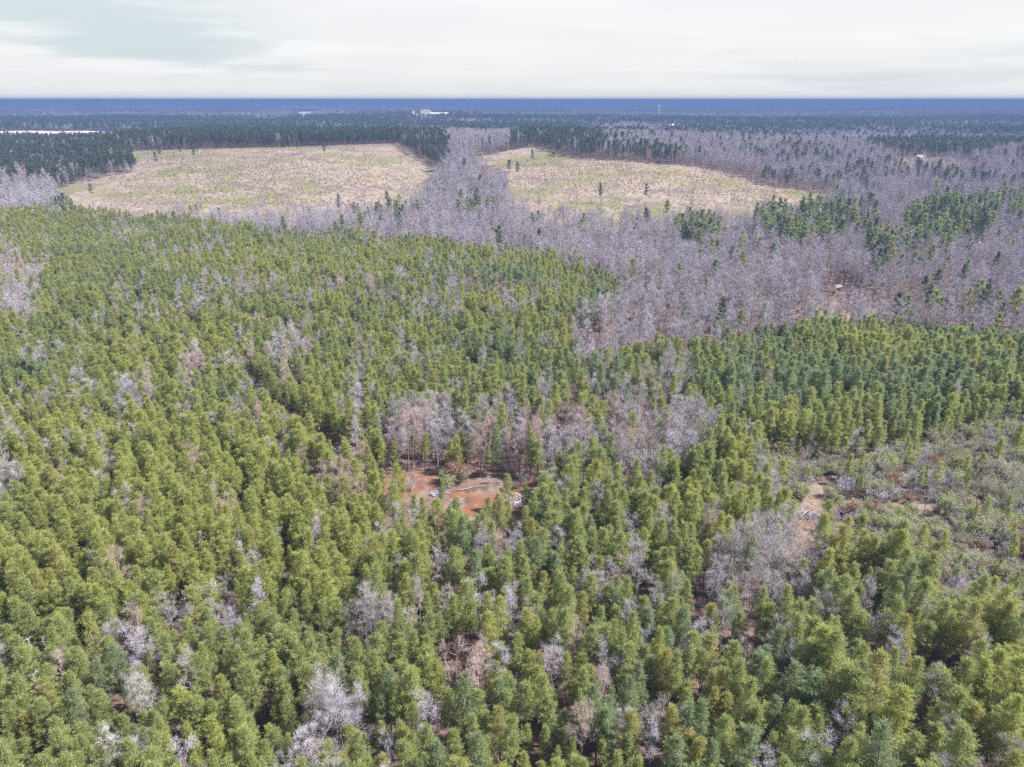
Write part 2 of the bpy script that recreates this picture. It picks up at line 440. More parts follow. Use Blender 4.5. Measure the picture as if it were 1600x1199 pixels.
# ------------------------------------------------------------------ tree kinds (prototypes live outside the scene collection)
LIB = bpy.data.collections.new('library')
def lib_group(name): return bpy.data.collections.new(name)
def merged(name, parts):
    """one mesh from several (MB, material) pairs, for the mass plantings"""
    me = bpy.data.meshes.new(name); V = []; F = []; mi = []; n = 0
    for k, (mb, m) in enumerate(parts):
        if not mb.v: continue
        V.append(np.concatenate(mb.v)); F += [tuple(i + n for i in f) for f in mb.f]; mi += [k] * len(mb.f); n += mb.n
    me.from_pydata(np.concatenate(V).tolist(), [], F)
    for mb, m in parts: me.materials.append(MATS[m])
    me.polygons.foreach_set('material_index', mi); me.update()
    return me
PINES = []      # (trunk, branches, crown) builders with height
PINE_SHAPE = ['slim pointed', 'broad rounded', 'tall slender', 'full bushy', 'open ragged', 'blunt oval']
specs = [(101, 13.0, 1.75, 0.38, 0.72), (102, 12.0, 2.30, 0.34, 0.50), (103, 14.5, 1.85, 0.44, 0.66),
         (104, 12.8, 2.15, 0.28, 0.60), (105, 13.6, 2.35, 0.46, 0.55), (106, 11.4, 1.95, 0.32, 0.45)]
for sd, h, cr, ba, bl in specs:
    PINES.append((make_pine(sd, h, cr, ba, blunt=bl, gap=0.36 if sd == 105 else 0.14), h))
MATURE = [(make_pine(201, 19.0, 2.9, 0.55, dens=0.62, blunt=0.42, nblade=9, ln=0.5, wd=0.10, gap=0.25, tuftmul=0.75), 19.0),
          (make_pine(202, 17.0, 2.5, 0.38, dens=0.62, blunt=0.55, nblade=9, ln=0.5, wd=0.10, gap=0.15, tuftmul=0.75), 17.0),
          (make_pine(203, 21.0, 2.7, 0.62, dens=0.66, blunt=0.36, nblade=9, ln=0.5, wd=0.10, gap=0.3, tuftmul=0.75), 21.0)]
BARE = [(make_bare(301, 16.5, 3.6, 0.38), 16.5), (make_bare(302, 18.0, 3.4, 0.45), 18.0), (make_bare(303, 15.0, 3.9, 0.30), 15.0),
        (make_bare(304, 17.0, 3.0, 0.42, up=1.0), 17.0)]
SAPL = [(make_bare(311, 9.5, 2.3, 0.22, (8, 6, 6, 4), twl=0.5, tw=0.012), 9.5), (make_bare(312, 8.5, 2.0, 0.15, (9, 6, 6, 4), up=1.0, twl=0.45, tw=0.012), 8.5),
        (make_bare(313, 10.5, 2.8, 0.28, (8, 6, 6, 5), twl=0.5, tw=0.012), 10.5)]
OAK = [(make_bare(321, 13.5, 6.8, 0.20, (12, 8, 6, 5), up=0.62, twl=0.8), 13.5), (make_bare(322, 11.5, 4.6, 0.16, (11, 7, 6, 5), up=0.75, twl=0.65), 11.5)]
SNAG = [(make_snag(331, 9.0), 9.0), (make_snag(332, 11.0), 11.0)]
BUSH = [(make_bush(341, 2.6, 2.9), 2.6), (make_bush(342, 2.1, 2.6), 2.1), (make_bush(343, 3.3, 2.8), 3.3)]

# ------------------------------------------------------------------ where things grow, outlined on the photograph
PINE_ZONE = [(-600, 334), (0, 334), (150, 332), (330, 354), (560, 372), (700, 388), (850, 408), (950, 435), (985, 455), (950, 480),
             (905, 515), (885, 548), (960, 552), (1060, 545), (1180, 530), (1270, 512), (1380, 512), (1480, 522), (1600, 535), (2200, 560),
             (2200, 2600), (-600, 2600)]
CUT_L = [(80, 302), (180, 276), (285, 262), (215, 262), (205, 236), (350, 233), (500, 229), (622, 225), (650, 246), (684, 264), (660, 285), (640, 312), (560, 322),
         (420, 326), (250, 328), (120, 320)]
CUT_R = [(738, 247), (800, 236), (842, 229), (872, 244), (960, 253), (1100, 263), (1150, 276), (1200, 291), (1305, 306), (1290, 316), (1180, 322),
         (1000, 330), (860, 330), (815, 320), (792, 300), (800, 272), (770, 262)]
CLEAR = [(592, 748), (640, 737), (760, 748), (850, 753), (856, 786), (775, 802), (744, 818), (720, 818), (700, 800), (640, 788), (590, 770)]
TRACK = [(1258, 772), (1282, 748), (1306, 744), (1304, 764), (1290, 784), (1380, 788), (1440, 788), (1510, 797), (1508, 809), (1440, 804), (1330, 800), (1282, 804), (1272, 856), (1244, 856), (1248, 800)]
LANE = [(378, 600), (400, 606), (430, 640), (505, 690), (560, 728), (600, 748), (590, 764), (545, 750), (488, 712), (420, 660), (385, 624)]
SHRUB = [(1185, 720), (1260, 715), (1330, 735), (1400, 706), (1470, 686), (1600, 668), (2100, 640), (2100, 1045), (1610, 1045), (1520, 1015), (1440, 965), (1390, 915),
         (1320, 885), (1240, 840), (1190, 800)]
PONDISH = [(1270, 476), (1330, 470), (1420, 494), (1400, 506), (1280, 500)]
# clumps of leafless trees among the pines: x, y, rx, ry, probability
BARES = [(655, 672, 66, 36, .85), (780, 680, 64, 40, .9), (880, 690, 44, 44, .95), (1000, 690, 64, 46, .95), (1075, 685, 46, 48, .95), (1205, 735, 36, 40, .8),
         (20, 440, 55, 36, .85), (30, 480, 46, 30, .8), (465, 540, 36, 26, .8), (440, 560, 26, 20, .7), (305, 590, 24, 26, .7), (215, 620, 26, 26, .7),
         (560, 560, 12, 50, .8), (563, 640, 9, 70, .8), (555, 740, 10, 50, .7), (530, 752, 34, 16, .8), (1190, 880, 95, 62, .9), (780, 870, 28, 26, .8),
         (850, 885, 22, 22, .6), (920, 920, 34, 30, .75), (985, 890, 32, 22, .75), (570, 980, 34, 30, .9), (615, 975, 22, 34, .85), (700, 935, 20, 26, .7),
         (800, 965, 26, 36, .7), (750, 965, 14, 36, .7), (530, 1120, 42, 44, .85), (560, 1160, 44, 40, .8), (720, 1045, 40, 42, .6), (1150, 1030, 52, 30, .7),
         (1010, 1140, 26, 40, .8), (1100, 930, 26, 32, .6), (940, 545, 60, 40, .7), (1045, 590, 40, 26, .6), (1190, 600, 30, 16, .3), (165, 740, 26, 26, .4),
         (80, 745, 26, 26, .5), (230, 770, 20, 22, .5), (330, 780, 24, 22, .5), (780, 470, 26, 18, .5), (660, 490, 12, 14, .7), (560, 515, 30, 14, .4),
         (620, 450, 14, 12, .5), (500, 440, 16, 12, .5), (235, 490, 18, 14, .6), (150, 520, 20, 20, .5), (1440, 580, 14, 12, .5), (1060, 500, 70, 34, .6)]
# thin spots with dark ground showing
GAPS = [(285, 962, 46, 20), (70, 1035, 22, 22), (335, 855, 14, 10), (565, 1020, 60, 16), (715, 1040, 32, 46), (1160, 1045, 46, 26), (1360, 1060, 26, 26),
        (1030, 1150, 30, 40), (210, 1150, 20, 22), (370, 1090, 16, 14), (155, 1010, 18, 24), (740, 905, 26, 14), (1090, 935, 30, 20), (500, 760, 30, 14), (1420, 1160, 26, 30)]
# mature pines among the hardwoods: x, y, rx, ry, p
MPINES = [(660, 232, 42, 34, .8), (870, 222, 75, 22, .75), (980, 240, 90, 12, .5), (1180, 282, 60, 14, .55), (100, 235, 150, 36, .85), (60, 262, 90, 20, .55),
          (420, 205, 240, 26, .95), (-150, 240, 140, 50, .8), (1255, 345, 80, 34, .75), (1330, 340, 40, 26, .4), (1480, 350, 70, 38, .85), (1440, 400, 40, 22, .4), (1560, 320, 60, 16, .5), (1090, 362, 36, 22, .65),
          (1375, 390, 30, 30, .65), (1470, 225, 110, 16, .65), (1580, 215, 90, 14, .6), (1550, 470, 34, 26, .30), (1440, 470, 20, 20, .25), (1200, 205, 220, 8, .45), (600, 330, 60, 10, .25), (330, 322, 46, 14, .45), (120, 325, 60, 14, .45),
          (250, 330, 30, 12, .5), (740, 326, 12, 10, .5), (1010, 320, 30, 12, .2), (1130, 395, 40, 12, .2), (700, 400, 20, 8, .1), (1700, 300, 90, 60, .3)]
def ell(u, v, L):
    m = np.zeros(len(u))
    for x, y, rx, ry, p in L:
        d = ((u - x) / rx) ** 2 + ((v - y) / ry) ** 2
        m = np.maximum(m, p * sst(1.25, 0.75, d))
    return m
def grid(y0, y1, step, margin=1.16, pad=14, jit=0.42):
    ys = np.arange(y0, y1, step); out = []
    for i, y in enumerate(ys):
        hw = (0.668 * y + 20) * margin + pad
        xs = np.arange(-hw, hw, step) + (step / 2 if i % 2 else 0)
        out.append(np.stack([xs, np.full(len(xs), y)], 1))
    P = np.concatenate(out)
    return P + rng.uniform(-jit, jit, P.shape) * step
def with_z(P, sink=0.06):
    return np.column_stack([P, terrain(P[:, 0], P[:, 1]) - sink])
def up(P, h):
    Q = P.copy(); Q[:, 2] += h; return Q
HOUSE_SPOTS = []   # (x, y, radius) kept free of trees
def keep_free(P):
    k = np.ones(len(P), bool)
    for x, y, r in HOUSE_SPOTS: k &= (P[:, 0] - x) ** 2 + (P[:, 1] - y) ** 2 > r * r
    return k

# places of the far buildings (ground contact found from the photograph)
hx, hy = unproj(1437, 251); sx1, sy1 = unproj(1484, 386); sx2, sy2 = unproj(1518, 385); sx3, sy3 = unproj(1306, 456)
fac = (-270.0, 2560.0); wt = (675.0, 3500.0); twr = (-487.5, 900.0)
f1 = (405.0, 1960.0); f2 = (423.0, 1985.0); f3 = (596.0, 1930.0)
HOUSE_SPOTS += [(hx, hy, 13), (sx1, sy1, 7), (sx2, sy2, 7), (sx3, sy3, 5)]
for k in range(4): HOUSE_SPOTS += [(hx * (1 - 0.02 * k) - 2, hy * (1 - 0.02 * k), 8)]
for q, r, m, back in ((fac, 75, 6, 24), (f1, 14, 7, 22), (f3, 14, 7, 22)):
    for k in range(m):
        s = 1 - k * back / q[1]; HOUSE_SPOTS.append((q[0] * s, q[1] * s, r * (1 - 0.03 * k)))
for q in (sx1, sy1), (sx2, sy2), (sx3, sy3):
    for k in range(1, 4): HOUSE_SPOTS.append((q[0] * (1 - 0.018 * k), q[1] * (1 - 0.018 * k), 5.0))

# ------------------------------------------------------------------ ground
def ground_mat(name, cols, scales, bump=0.0):
    """cols: base + list of (colour, noise scale, lo, hi) laid over each other"""
    m, t = mat(name)
    o = N(t, 'ShaderNodeOutputMaterial'); d = N(t, 'ShaderNodeBsdfPrincipled'); d.inputs['Roughness'].default_value = 0.95
    d.inputs['Specular IOR Level'].default_value = 0.1
    c = lin(*cols)
    for col, sc, lo, hi in scales: c = mixc(t, noise_fac(t, sc, lo, hi, 6), c, lin(*col))
    t.links.new(c, d.inputs['Base Color']); t.links.new(d.outputs[0], o.inputs[0])
    return m
ground_mat('leaf_litter', (0.092, 0.066, 0.066), [((0.135, 0.092, 0.083), 0.12, 0.4, 0.6), ((0.055, 0.041, 0.044), 0.5, 0.45, 0.65), ((0.19, 0.135, 0.12), 2.2, 0.54, 0.68)])
ground_mat('red_clay', (0.120, 0.078, 0.064), [((0.165, 0.122, 0.108), 0.16, 0.42, 0.58), ((0.165, 0.068, 0.038), 0.075, 0.50, 0.60), ((0.070, 0.050, 0.048), 0.40, 0.48, 0.62), ((0.20, 0.155, 0.138), 1.6, 0.56, 0.70), ((0.08, 0.055, 0.052), 5.0, 0.53, 0.63)])
ground_mat('sand', (0.150, 0.112, 0.096), [((0.195, 0.160, 0.140), 0.3, 0.4, 0.6), ((0.135, 0.082, 0.066), 0.2, 0.50, 0.62), ((0.085, 0.064, 0.058), 1.3, 0.52, 0.64), ((0.10, 0.085, 0.06), 4.0, 0.54, 0.64)])
ground_mat('cutover', (0.186, 0.160, 0.098), [((0.212, 0.168, 0.154), 0.010, 0.40, 0.50), ((0.128, 0.130, 0.060), 0.011, 0.49, 0.60), ((0.235, 0.195, 0.185), 0.040, 0.52, 0.64), ((0.135, 0.105, 0.112), 0.055, 0.52, 0.62), ((0.105, 0.092, 0.062), 0.30, 0.48, 0.62)])
ground_mat('pale_field', (0.40, 0.35, 0.34), [((0.50, 0.46, 0.52), 0.02, 0.4, 0.6), ((0.30, 0.25, 0.235), 0.05, 0.54, 0.68)])

def fan_mesh(name, ys, nx, hwf, m):
    V = []; F = []
    for y in ys:
        hw = hwf(y); xs = np.sign(np.linspace(-1, 1, nx)) * np.abs(np.linspace(-1, 1, nx)) ** 1.25 * hw
        V.append(np.column_stack([xs, np.full(nx, y), terrain(xs, np.full(nx, y))]))
    for i in range(len(ys) - 1):
        for j in range(nx - 1):
            a = i * nx + j; F.append((a, a + 1, a + nx + 1, a + nx))
    mb = MB(); mb.v = V; mb.f = F; mb.n = nx * len(ys)
    return mb.build(name, m, None, True)
ys = np.concatenate([np.arange(-300, 0, 60), np.arange(0, 1200, 12), np.arange(1200, 3000, 40), np.geomspace(3000, 14500, 60)])
g0 = fan_mesh('ground', ys, 181, lambda y: 420 + 0.98 * max(y, 0), 'leaf_litter')
g0['kind'] = 'structure'; g0['label'] = 'brown leaf litter forest floor under the trees'

def patch(name, poly_px, step, lift, m, label, zref=0.0):
    """a sheet lying on the terrain inside an outline seen in the photograph, with a ragged edge"""
    W = np.array([unproj(u, v, zref) for u, v in poly_px])
    x0, y0 = W.min(0) - step; x1, y1 = W.max(0) + step
    nx = int((x1 - x0) / step) + 2; ny = int((y1 - y0) / step) + 2
    X, Y = np.meshgrid(x0 + np.arange(nx) * step, y0 + np.arange(ny) * step)
    wob = 1.6 * step
    XX = X + (vnoise(X, Y, step * 3.1, 71) - 0.5) * wob; YY = Y + (vnoise(X, Y, step * 3.1, 72) - 0.5) * wob
    ins = inpoly(XX.ravel(), YY.ravel(), [tuple(p) for p in W]).reshape(X.shape).astype(int)
    V = np.column_stack([XX.ravel(), YY.ravel(), terrain(XX.ravel(), YY.ravel()) + lift])
    F = [(j * nx + i, j * nx + i + 1, (j + 1) * nx + i + 1, (j + 1) * nx + i) for j in range(ny - 1) for i in range(nx - 1)
         if ins[j, i] + ins[j, i + 1] + ins[j + 1, i] + ins[j + 1, i + 1] >= 2]
    mb = MB(); mb.v = [V]; mb.f = F; mb.n = len(V)
    o = mb.build(name, m, None, True); o['kind'] = 'structure'; o['label'] = label
    return W
W_CLEAR = patch('clearing', CLEAR, 0.9, 0.05, 'red_clay', 'bare red clay clearing ringed by pines')
W_TRACK = patch('sandy_track', TRACK, 0.7, 0.05, 'sand', 'pale sandy track through the scrub')
patch('cutover_field', [(55, 304), (150, 272), (190, 258), (192, 237)] + [(x, y + (34 if y > 296 else 0)) for x, y in CUT_L[5:]], 7.0, 0.35, 'cutover', 'broad tan cut-over hillside below the dark pine row')
patch('cutover_field', [(x, y + (30 if y > 308 else 0)) for x, y in CUT_R], 7.0, 0.35, 'cutover', 'humped cut-over hillside planted with rows of seedlings')
patch('bare_ground', PONDISH, 2.0, 0.12, 'sand', 'pale bare ground glimpsed between hardwood trunks')
patch('yard', [(1396, 252), (1420, 247), (1500, 247), (1512, 252), (1470, 268), (1400, 274)], 3.0, 0.2, 'sand', 'pale grassy yard round the white house')
def field(name, pts, step, lift, m, label):
    W = pts; uv = [proj(np.array([[x, y, float(terrain(x, y))]])) for x, y in W]
    return patch(name, [(float(u[0]), float(v[0])) for u, v, _ in uv], step, lift, m, label)
FIELD = [(-900, 1120), (-620, 1120), (-700, 1380), (-800, 1560), (-1010, 1640), (-1180, 1660), (-1120, 1400)]
FIELD_W = np.array(FIELD)
CORR = [(-800, 2860), (-740, 2860), (-1190, 4700), (-1310, 4700)]
def sheet(name, W, step, lift, m, label):
    W = np.array(W, float); x0, y0 = W.min(0) - step; x1, y1 = W.max(0) + step
    nx = int((x1 - x0) / step) + 2; ny = int((y1 - y0) / step) + 2
    X, Y = np.meshgrid(x0 + np.arange(nx) * step, y0 + np.arange(ny) * step)
    ins = inpoly(X.ravel(), Y.ravel(), [tuple(p) for p in W]).reshape(X.shape).astype(int)
    V = np.column_stack([X.ravel(), Y.ravel(), terrain(X.ravel(), Y.ravel()) + lift])
    F = [(j * nx + i, j * nx + i + 1, (j + 1) * nx + i + 1, (j + 1) * nx + i) for j in range(ny - 1) for i in range(nx - 1)
         if ins[j, i] + ins[j, i + 1] + ins[j + 1, i] + ins[j + 1, i + 1] >= 2]
    mb = MB(); mb.v = [V]; mb.f = F; mb.n = len(V)
    o = mb.build(name, m, None, True); o['kind'] = 'structure'; o['label'] = label
sheet('pale_field', FIELD, 14, 1.2, 'pale_field', 'long pale field beyond the pine wood')
sheet('cleared_corridor', CORR, 16, 2.5, 'pale_field', 'pale cleared corridor running away through the far forest')

# ------------------------------------------------------------------ scattering
# near forest: one candidate every ~3 m
P = with_z(grid(34, 520, 2.15)); 
u, v, zc = proj(up(P, 5.8)); u0, v0, _ = proj(P)
inz = inpoly(u, v, PINE_ZONE)
free = ~(inpoly(u0, v0, CLEAR) | inpoly(u0, v0, TRACK) | inpoly(u0, v0, LANE)) & keep_free(P)
shr = inpoly(u0, v0, SHRUB)
pb = ell(u, v, BARES)
gp = np.zeros(len(u))
for x, y, rx, ry in GAPS: gp = np.maximum(gp, sst(1.2, 0.6, ((u0 - x) / rx) ** 2 + ((v0 - y - 20) / ry) ** 2))
r1, r2, r3 = rng.uniform(size=(3, len(u)))
right = sst(1150, 1450, u) * sst(880, 1000, v)
thin = 0.95 - 0.22 * right - 0.06 * sst(600, 900, u) * sst(850, 950, v)
bn = fbm(P[:, 0], P[:, 1], 26, 33)
bare_p = np.maximum(pb, 0.19 - 0.10 * sst(700, 450, u) * sst(620, 760, v) + 0.42 * sst(0.60, 0.74, bn))
stand_r = sst(1000, 1120, u) * (v < 690)                   # the close even stand behind the scrub has few bare trees
bare_p = np.where(stand_r > .5, np.maximum(pb, 0.01), bare_p)
isb = r1 < bare_p
SEE = [[(596, 744), (845, 752), (850, 788), (745, 800), (700, 798), (640, 784), (600, 768)],
       [(1240, 790), (1262, 750), (1312, 745), (1310, 780), (1500, 792), (1500, 812), (1330, 806), (1285, 806), (1278, 858), (1240, 858)]]
hide = np.zeros(len(u), bool)
for hh in (3.0, 6.0, 8.5):
    a_, b_, _ = proj(up(P, hh))
    hide |= inpoly(a_, b_, SEE[0]) & (r3 > 0.27)
    hide |= inpoly(a_, b_, SEE[1]) & (r3 > 0.12)
free &= ~hide
ok = inz & free & ~shr & (r3 > gp * 0.97)
pine_i = ok & ~isb & (r2 < thin)
bare_i = ok & isb & (r2 < 0.50 + 0.25 * (pb > 0.5))
spine_i = inz & free & shr & (r2 < 0.17)                    # a few pines in the scrub
sbare_i = inz & free & shr & (r1 < 0.24) & ~spine_i

def pine_colour(x, y, uu, vv):
    n = fbm(x, y, 34, 51) + rng.normal(size=len(x)) * 0.07 + 0.10 * sst(450, 1300, uu) - 0.06 + 0.10 * sst(850, 1050, uu) * sst(800, 920, vv) + 0.07 * sst(950, 1100, uu) * sst(720, 680, vv)
    c = np.where(n < 0.47, 0, np.where(n < 0.70, 1, 2))
    return np.where(rng.uniform(size=len(x)) < 0.06, 3, c)

pp = np.concatenate([P[pine_i], P[spine_i]])
pu = np.concatenate([u[pine_i], u[spine_i]]); pv = np.concatenate([v[pine_i], v[spine_i]]); pzc = np.concatenate([zc[pine_i], zc[spine_i]])
small = np.concatenate([np.ones(pine_i.sum()), rng.uniform(0.36, 0.85, spine_i.sum())])
pshape = rng.integers(0, 6, len(pp)); pcol = pine_colour(pp[:, 0], pp[:, 1], pu, pv)
pcol = np.where(small < 0.9, rng.integers(0, 2, len(pp)), pcol)
bigger = 1.0 + 0.16 * sst(1000, 1400, pu) * sst(780, 950, pv)
psc = 0.76 * small * bigger * rng.uniform(0.66, 1.20, len(pp)) * (0.88 + 0.25 * vnoise(pp[:, 0], pp[:, 1], 22, 81))
pwd = rng.uniform(0.98, 1.30, len(pp))
prot = rng.uniform(0, 6.28, len(pp)); ptilt = rng.normal(size=(len(pp), 2)) * 0.03

bp = np.concatenate([P[bare_i], P[sbare_i]]); bu = np.concatenate([u[bare_i], u[sbare_i]]); bv = np.concatenate([v[bare_i], v[sbare_i]])
# hardwood belt and beyond
Q = with_z(grid(190, 1060, 3.9, margin=1.12))
qu, qv, _ = proj(up(Q, 9)); qu0, qv0, _ = proj(Q)
hw = ~inpoly(*proj(up(Q, 7))[:2], PINE_ZONE) & ~inpoly(qu0, qv0, CUT_L) & ~inpoly(qu0, qv0, CUT_R) & keep_free(Q) & ~inpoly(qu0, qv0, PONDISH)
hw &= (qv < 560)
tu, tv, _ = proj(up(Q, 12)); tu2, tv2, _ = proj(up(Q, 5))
front = inpoly(tu, tv, CUT_L) | inpoly(tu, tv, CUT_R) | inpoly(tu2, tv2, CUT_L) | inpoly(tu2, tv2, CUT_R)
hw &= ~front | (rng.uniform(size=len(Q)) < 0.05)
mp_p = np.maximum(ell(qu, qv, MPINES), 0.010 + 0.03 * sst(950, 1200, qu) + 0.25 * sst(0.64, 0.78, fbm(Q[:, 0], Q[:, 1], 60, 61)))
s1, s2 = rng.uniform(size=(2, len(Q)))
dens = (0.76 + 0.1 * mp_p) * np.where(inpoly(qu0, qv0, [(1392, 246), (1512, 246), (1520, 274), (1392, 278)]), 0.16, 1)
hw &= s2 < dens
mat_i = hw & (s1 < mp_p); hwd_i = hw & ~(s1 < mp_p)
# scattered trees left standing on the cut-over ground (only the ones the photograph shows)
LONE = [(252, 256, 0), (285, 256, 2), (305, 257, 0), (245, 262, 1), (508, 246, 1), (832, 258, 1), (808, 284, 0), (795, 284, 2), (1008, 324, 0), (938, 318, 1), (742, 335, 1), (745, 330, 0), (607, 335, 0), (530, 337, 1)]

def put_attr(me, name, typ, data):
    a = me.attributes.new(name, typ, 'POINT')
    a.data.foreach_set('vector' if typ == 'FLOAT_VECTOR' else 'value', np.ascontiguousarray(data).ravel())
def stuff(name, label, cat, pts, rot, scl, idx, meshes):
    """a mass nobody could count: many copies placed on points"""
    col = bpy.data.collections.new(name + '_kinds')
    for i, me in enumerate(meshes):
        col.objects.link(bpy.data.objects.new('%s_kind_%03d' % (name, i), me))
    me = bpy.data.meshes.new(name); me.from_pydata(np.asarray(pts).tolist(), [], [])
    put_attr(me, 'rot', 'FLOAT_VECTOR', np.asarray(rot, np.float32)); put_attr(me, 'scl', 'FLOAT_VECTOR', np.asarray(scl, np.float32))
    put_attr(me, 'idx', 'INT', np.asarray(idx, np.int32))
    o = link(name, me); tag(o, label, cat, None, 'stuff')
    ng = bpy.data.node_groups.new(name, 'GeometryNodeTree')
    ng.interface.new_socket('Geometry', in_out='INPUT', socket_type='NodeSocketGeometry')
    ng.interface.new_socket('Geometry', in_out='OUTPUT', socket_type='NodeSocketGeometry')
    gi = N(ng, 'NodeGroupInput'); go = N(ng, 'NodeGroupOutput'); iop = N(ng, 'GeometryNodeInstanceOnPoints')
    ci = N(ng, 'GeometryNodeCollectionInfo'); ci.inputs['Collection'].default_value = col
    ci.inputs['Separate Children'].default_value = True; ci.inputs['Reset Children'].default_value = True
    def na(nm, dt):
        a = N(ng, 'GeometryNodeInputNamedAttribute', data_type=dt); a.inputs['Name'].default_value = nm
        return [s for s in a.outputs if s.enabled and s.name == 'Attribute'][0]
    e2r = N(ng, 'FunctionNodeEulerToRotation')
    ng.links.new(na('rot', 'FLOAT_VECTOR'), e2r.inputs[0])
    ng.links.new(gi.outputs[0], iop.inputs['Points']); ng.links.new(ci.outputs[0], iop.inputs['Instance'])
    iop.inputs['Pick Instance'].default_value = True
    ng.links.new(na('idx', 'INT'), iop.inputs['Instance Index']); ng.links.new(e2r.outputs[0], iop.inputs['Rotation'])
    ng.links.new(na('scl', 'FLOAT_VECTOR'), iop.inputs['Scale']); ng.links.new(iop.outputs[0], go.inputs[0])
    md = o.modifiers.new('scatter', 'NODES'); md.node_group = ng
    return o
def s3(s, w=1.0):
    s = np.asarray(s, float); return np.column_stack([s * w, s * w, s])
def rz3(n, tilt=0.03):
    return np.column_stack([rng.normal(size=(n, 2)) * tilt, rng.uniform(0, 6.28, n)])

# landmarks used in the descriptions of single trees: name, photo x, photo y of the foot, reach in metres
LANDMARKS = [('beside the great pale oak', 1200, 930, 13), ('at the rim of the red clay clearing', 715, 785, 19), ('beside the sandy track', 1262, 812, 12),
             ('near the silvery bare tree amid pines', 570, 1010, 9), ('near the wide grey tree', 530, 1150, 11), ('around the white-snag gap', 285, 985, 10),
             ('edging the grey scrub', 1400, 930, 17), ('near the brown brushy gap', 715, 1060, 9), ('by the bright shaded bare tree', 1010, 1165, 9), ('in the thin open stand', 1400, 1130, 20),
             ('along the shaded lane', 490, 715, 14), ('among mauve bare trees in the hollow', 920, 945, 11), ('near the lone snag gap', 158, 1035, 8), ('by the dark gap of leaning snags', 70, 1060, 8)]
LM2 = [('near the two white-roofed sheds', sx1, sy1, 45), ('near the small pale shed', sx3, sy3, 40), ('near the white house', hx, hy, 60)] + [(t,) + unproj(a, b) + (r,) for t, a, b, r in
       [('below the humped cut-over hillside', 1000, 345, 60), ('in the hollow between the cut-over hillsides', 720, 320, 60), ('below the tan cut-over hillside', 350, 345, 90), ('beside the tip of the humped hillside', 1290, 330, 50),
        ('just behind the even green stand', 1450, 530, 60), ('in the bare wood between pine stands', 1040, 440, 50)]]
def where2(x, y, default):
    best = None
    for t, lx, ly, r in LM2:
        d = math.hypot(x - lx, y - ly)
        if d < r and (best is None or d / r < best[0]): best = (d / r, t)
    return best[1] if best else default
LM = [(t,) + unproj(a, b) + (r,) for t, a, b, r in LANDMARKS]
def where(x, y, default):
    best = None
    for t, lx, ly, r in LM:
        d = math.hypot(x - lx, y - ly)
        if d < r and (best is None or d / r < best[0]): best = (d / r, t)
    return best[1] if best else default

def inst(name, meshes, loc, rz, s, tilt=(0, 0), mats=None, w=1.0):
    """a thing of its own with its own part objects (mesh data shared)"""
    e = empty(name, loc, rz, (s * w, s * w, s), tilt)
    for i, (pn, me) in enumerate(meshes):
        o = link(pn, me, e)
        if mats and mats.get(pn):
            o.material_slots[0].link = 'OBJECT'; o.material_slots[0].material = MATS[mats[pn]]
    return e
def part_meshes(trip, names, ms):
    return [(n, mb.mesh(n, m)) for mb, n, m in zip(trip, names, ms) if mb.v]
PM = [part_meshes(p, ('trunk', 'branches', 'crown'), ('pine_bark', 'pine_bark', 'needles_mid')) for p, h in PINES]
MM = [part_meshes(p, ('trunk', 'branches', 'crown'), ('pine_bark', 'pine_bark', 'needles_blue')) for p, h in MATURE]
BMm = [part_meshes(p, ('trunk', 'branches', 'twigs'), ('bark_pale', 'bark_pale', 'twig_pale')) for p, h in BARE + SAPL + OAK]
SM = [part_meshes(p, ('trunk', 'branches'), ('dead_wood', 'dead_wood')) for p, h in SNAG]
UM = [part_meshes(p, ('stems', 'leafage'), ('twig_mauve', 'leaves_sage')) for p, h in BUSH]

def stature(P_, H_):
    out = []
    for p, h in zip(P_, H_):
        d = np.hypot(P_[:, 0] - p[0], P_[:, 1] - p[1]); q = H_[(d < 4.5) & (d > 0.01)]
        f = (q < h).mean() if len(q) else 1.0
        out.append('overtopping' if f > 0.8 else 'overtopped' if f < 0.2 else '')
    return out
# ---- young pines: the 300 that show largest are things, the rest of the stand is one mass
COLW = ['yellow-green', 'mid-green', 'blue-green', 'brown-tipped olive']
H6 = np.array([h for _, h in PINES])
vis = (pu > 5) & (pu < 1595) & (pv > 160) & (pv < 1190)
app = np.where(vis, psc * H6[pshape] / pzc, 0)
order = np.argsort(-app); single = np.zeros(len(pp), bool); single[order[:300]] = True
near_ = np.hypot(pp[:, 0], pp[:, 1]) < 150
st_ = np.array([''] * len(pp), dtype=object); st_[near_] = stature(pp[near_], (psc * H6[pshape])[near_])
for i in np.where(single)[0]:
    k = int(pshape[i]); c = int(pcol[i])
    o = inst('pine_tree', PM[k], tuple(pp[i]), prot[i], psc[i], tuple(ptilt[i]), {'crown': 'needles_' + PINE_COL[c]}, pwd[i])
    lab = '%s young pine with %s needles %s' % ((st_[i] + ' ' + PINE_SHAPE[k]).strip(), COLW[c], where(pp[i, 0], pp[i, 1], 'inside the unbroken canopy'))
    tag(o, lab, 'pine tree', lab.replace(' young pine', ' young pines'))
pine_kinds = [merged('pine', [(p[0], 'pine_bark'), (p[1], 'pine_bark'), (p[2], 'needles_' + PINE_COL[c])]) for c in range(4) for p, h in PINES]
m = ~single
stuff('pine_stand', 'continuous mass of young pines stretching back to the bare hardwoods', 'pine stand', pp[m],
      np.column_stack([ptilt[m], prot[m]]), np.column_stack([psc[m] * pwd[m], psc[m] * pwd[m], psc[m]]), (pcol * 6 + pshape)[m], pine_kinds)

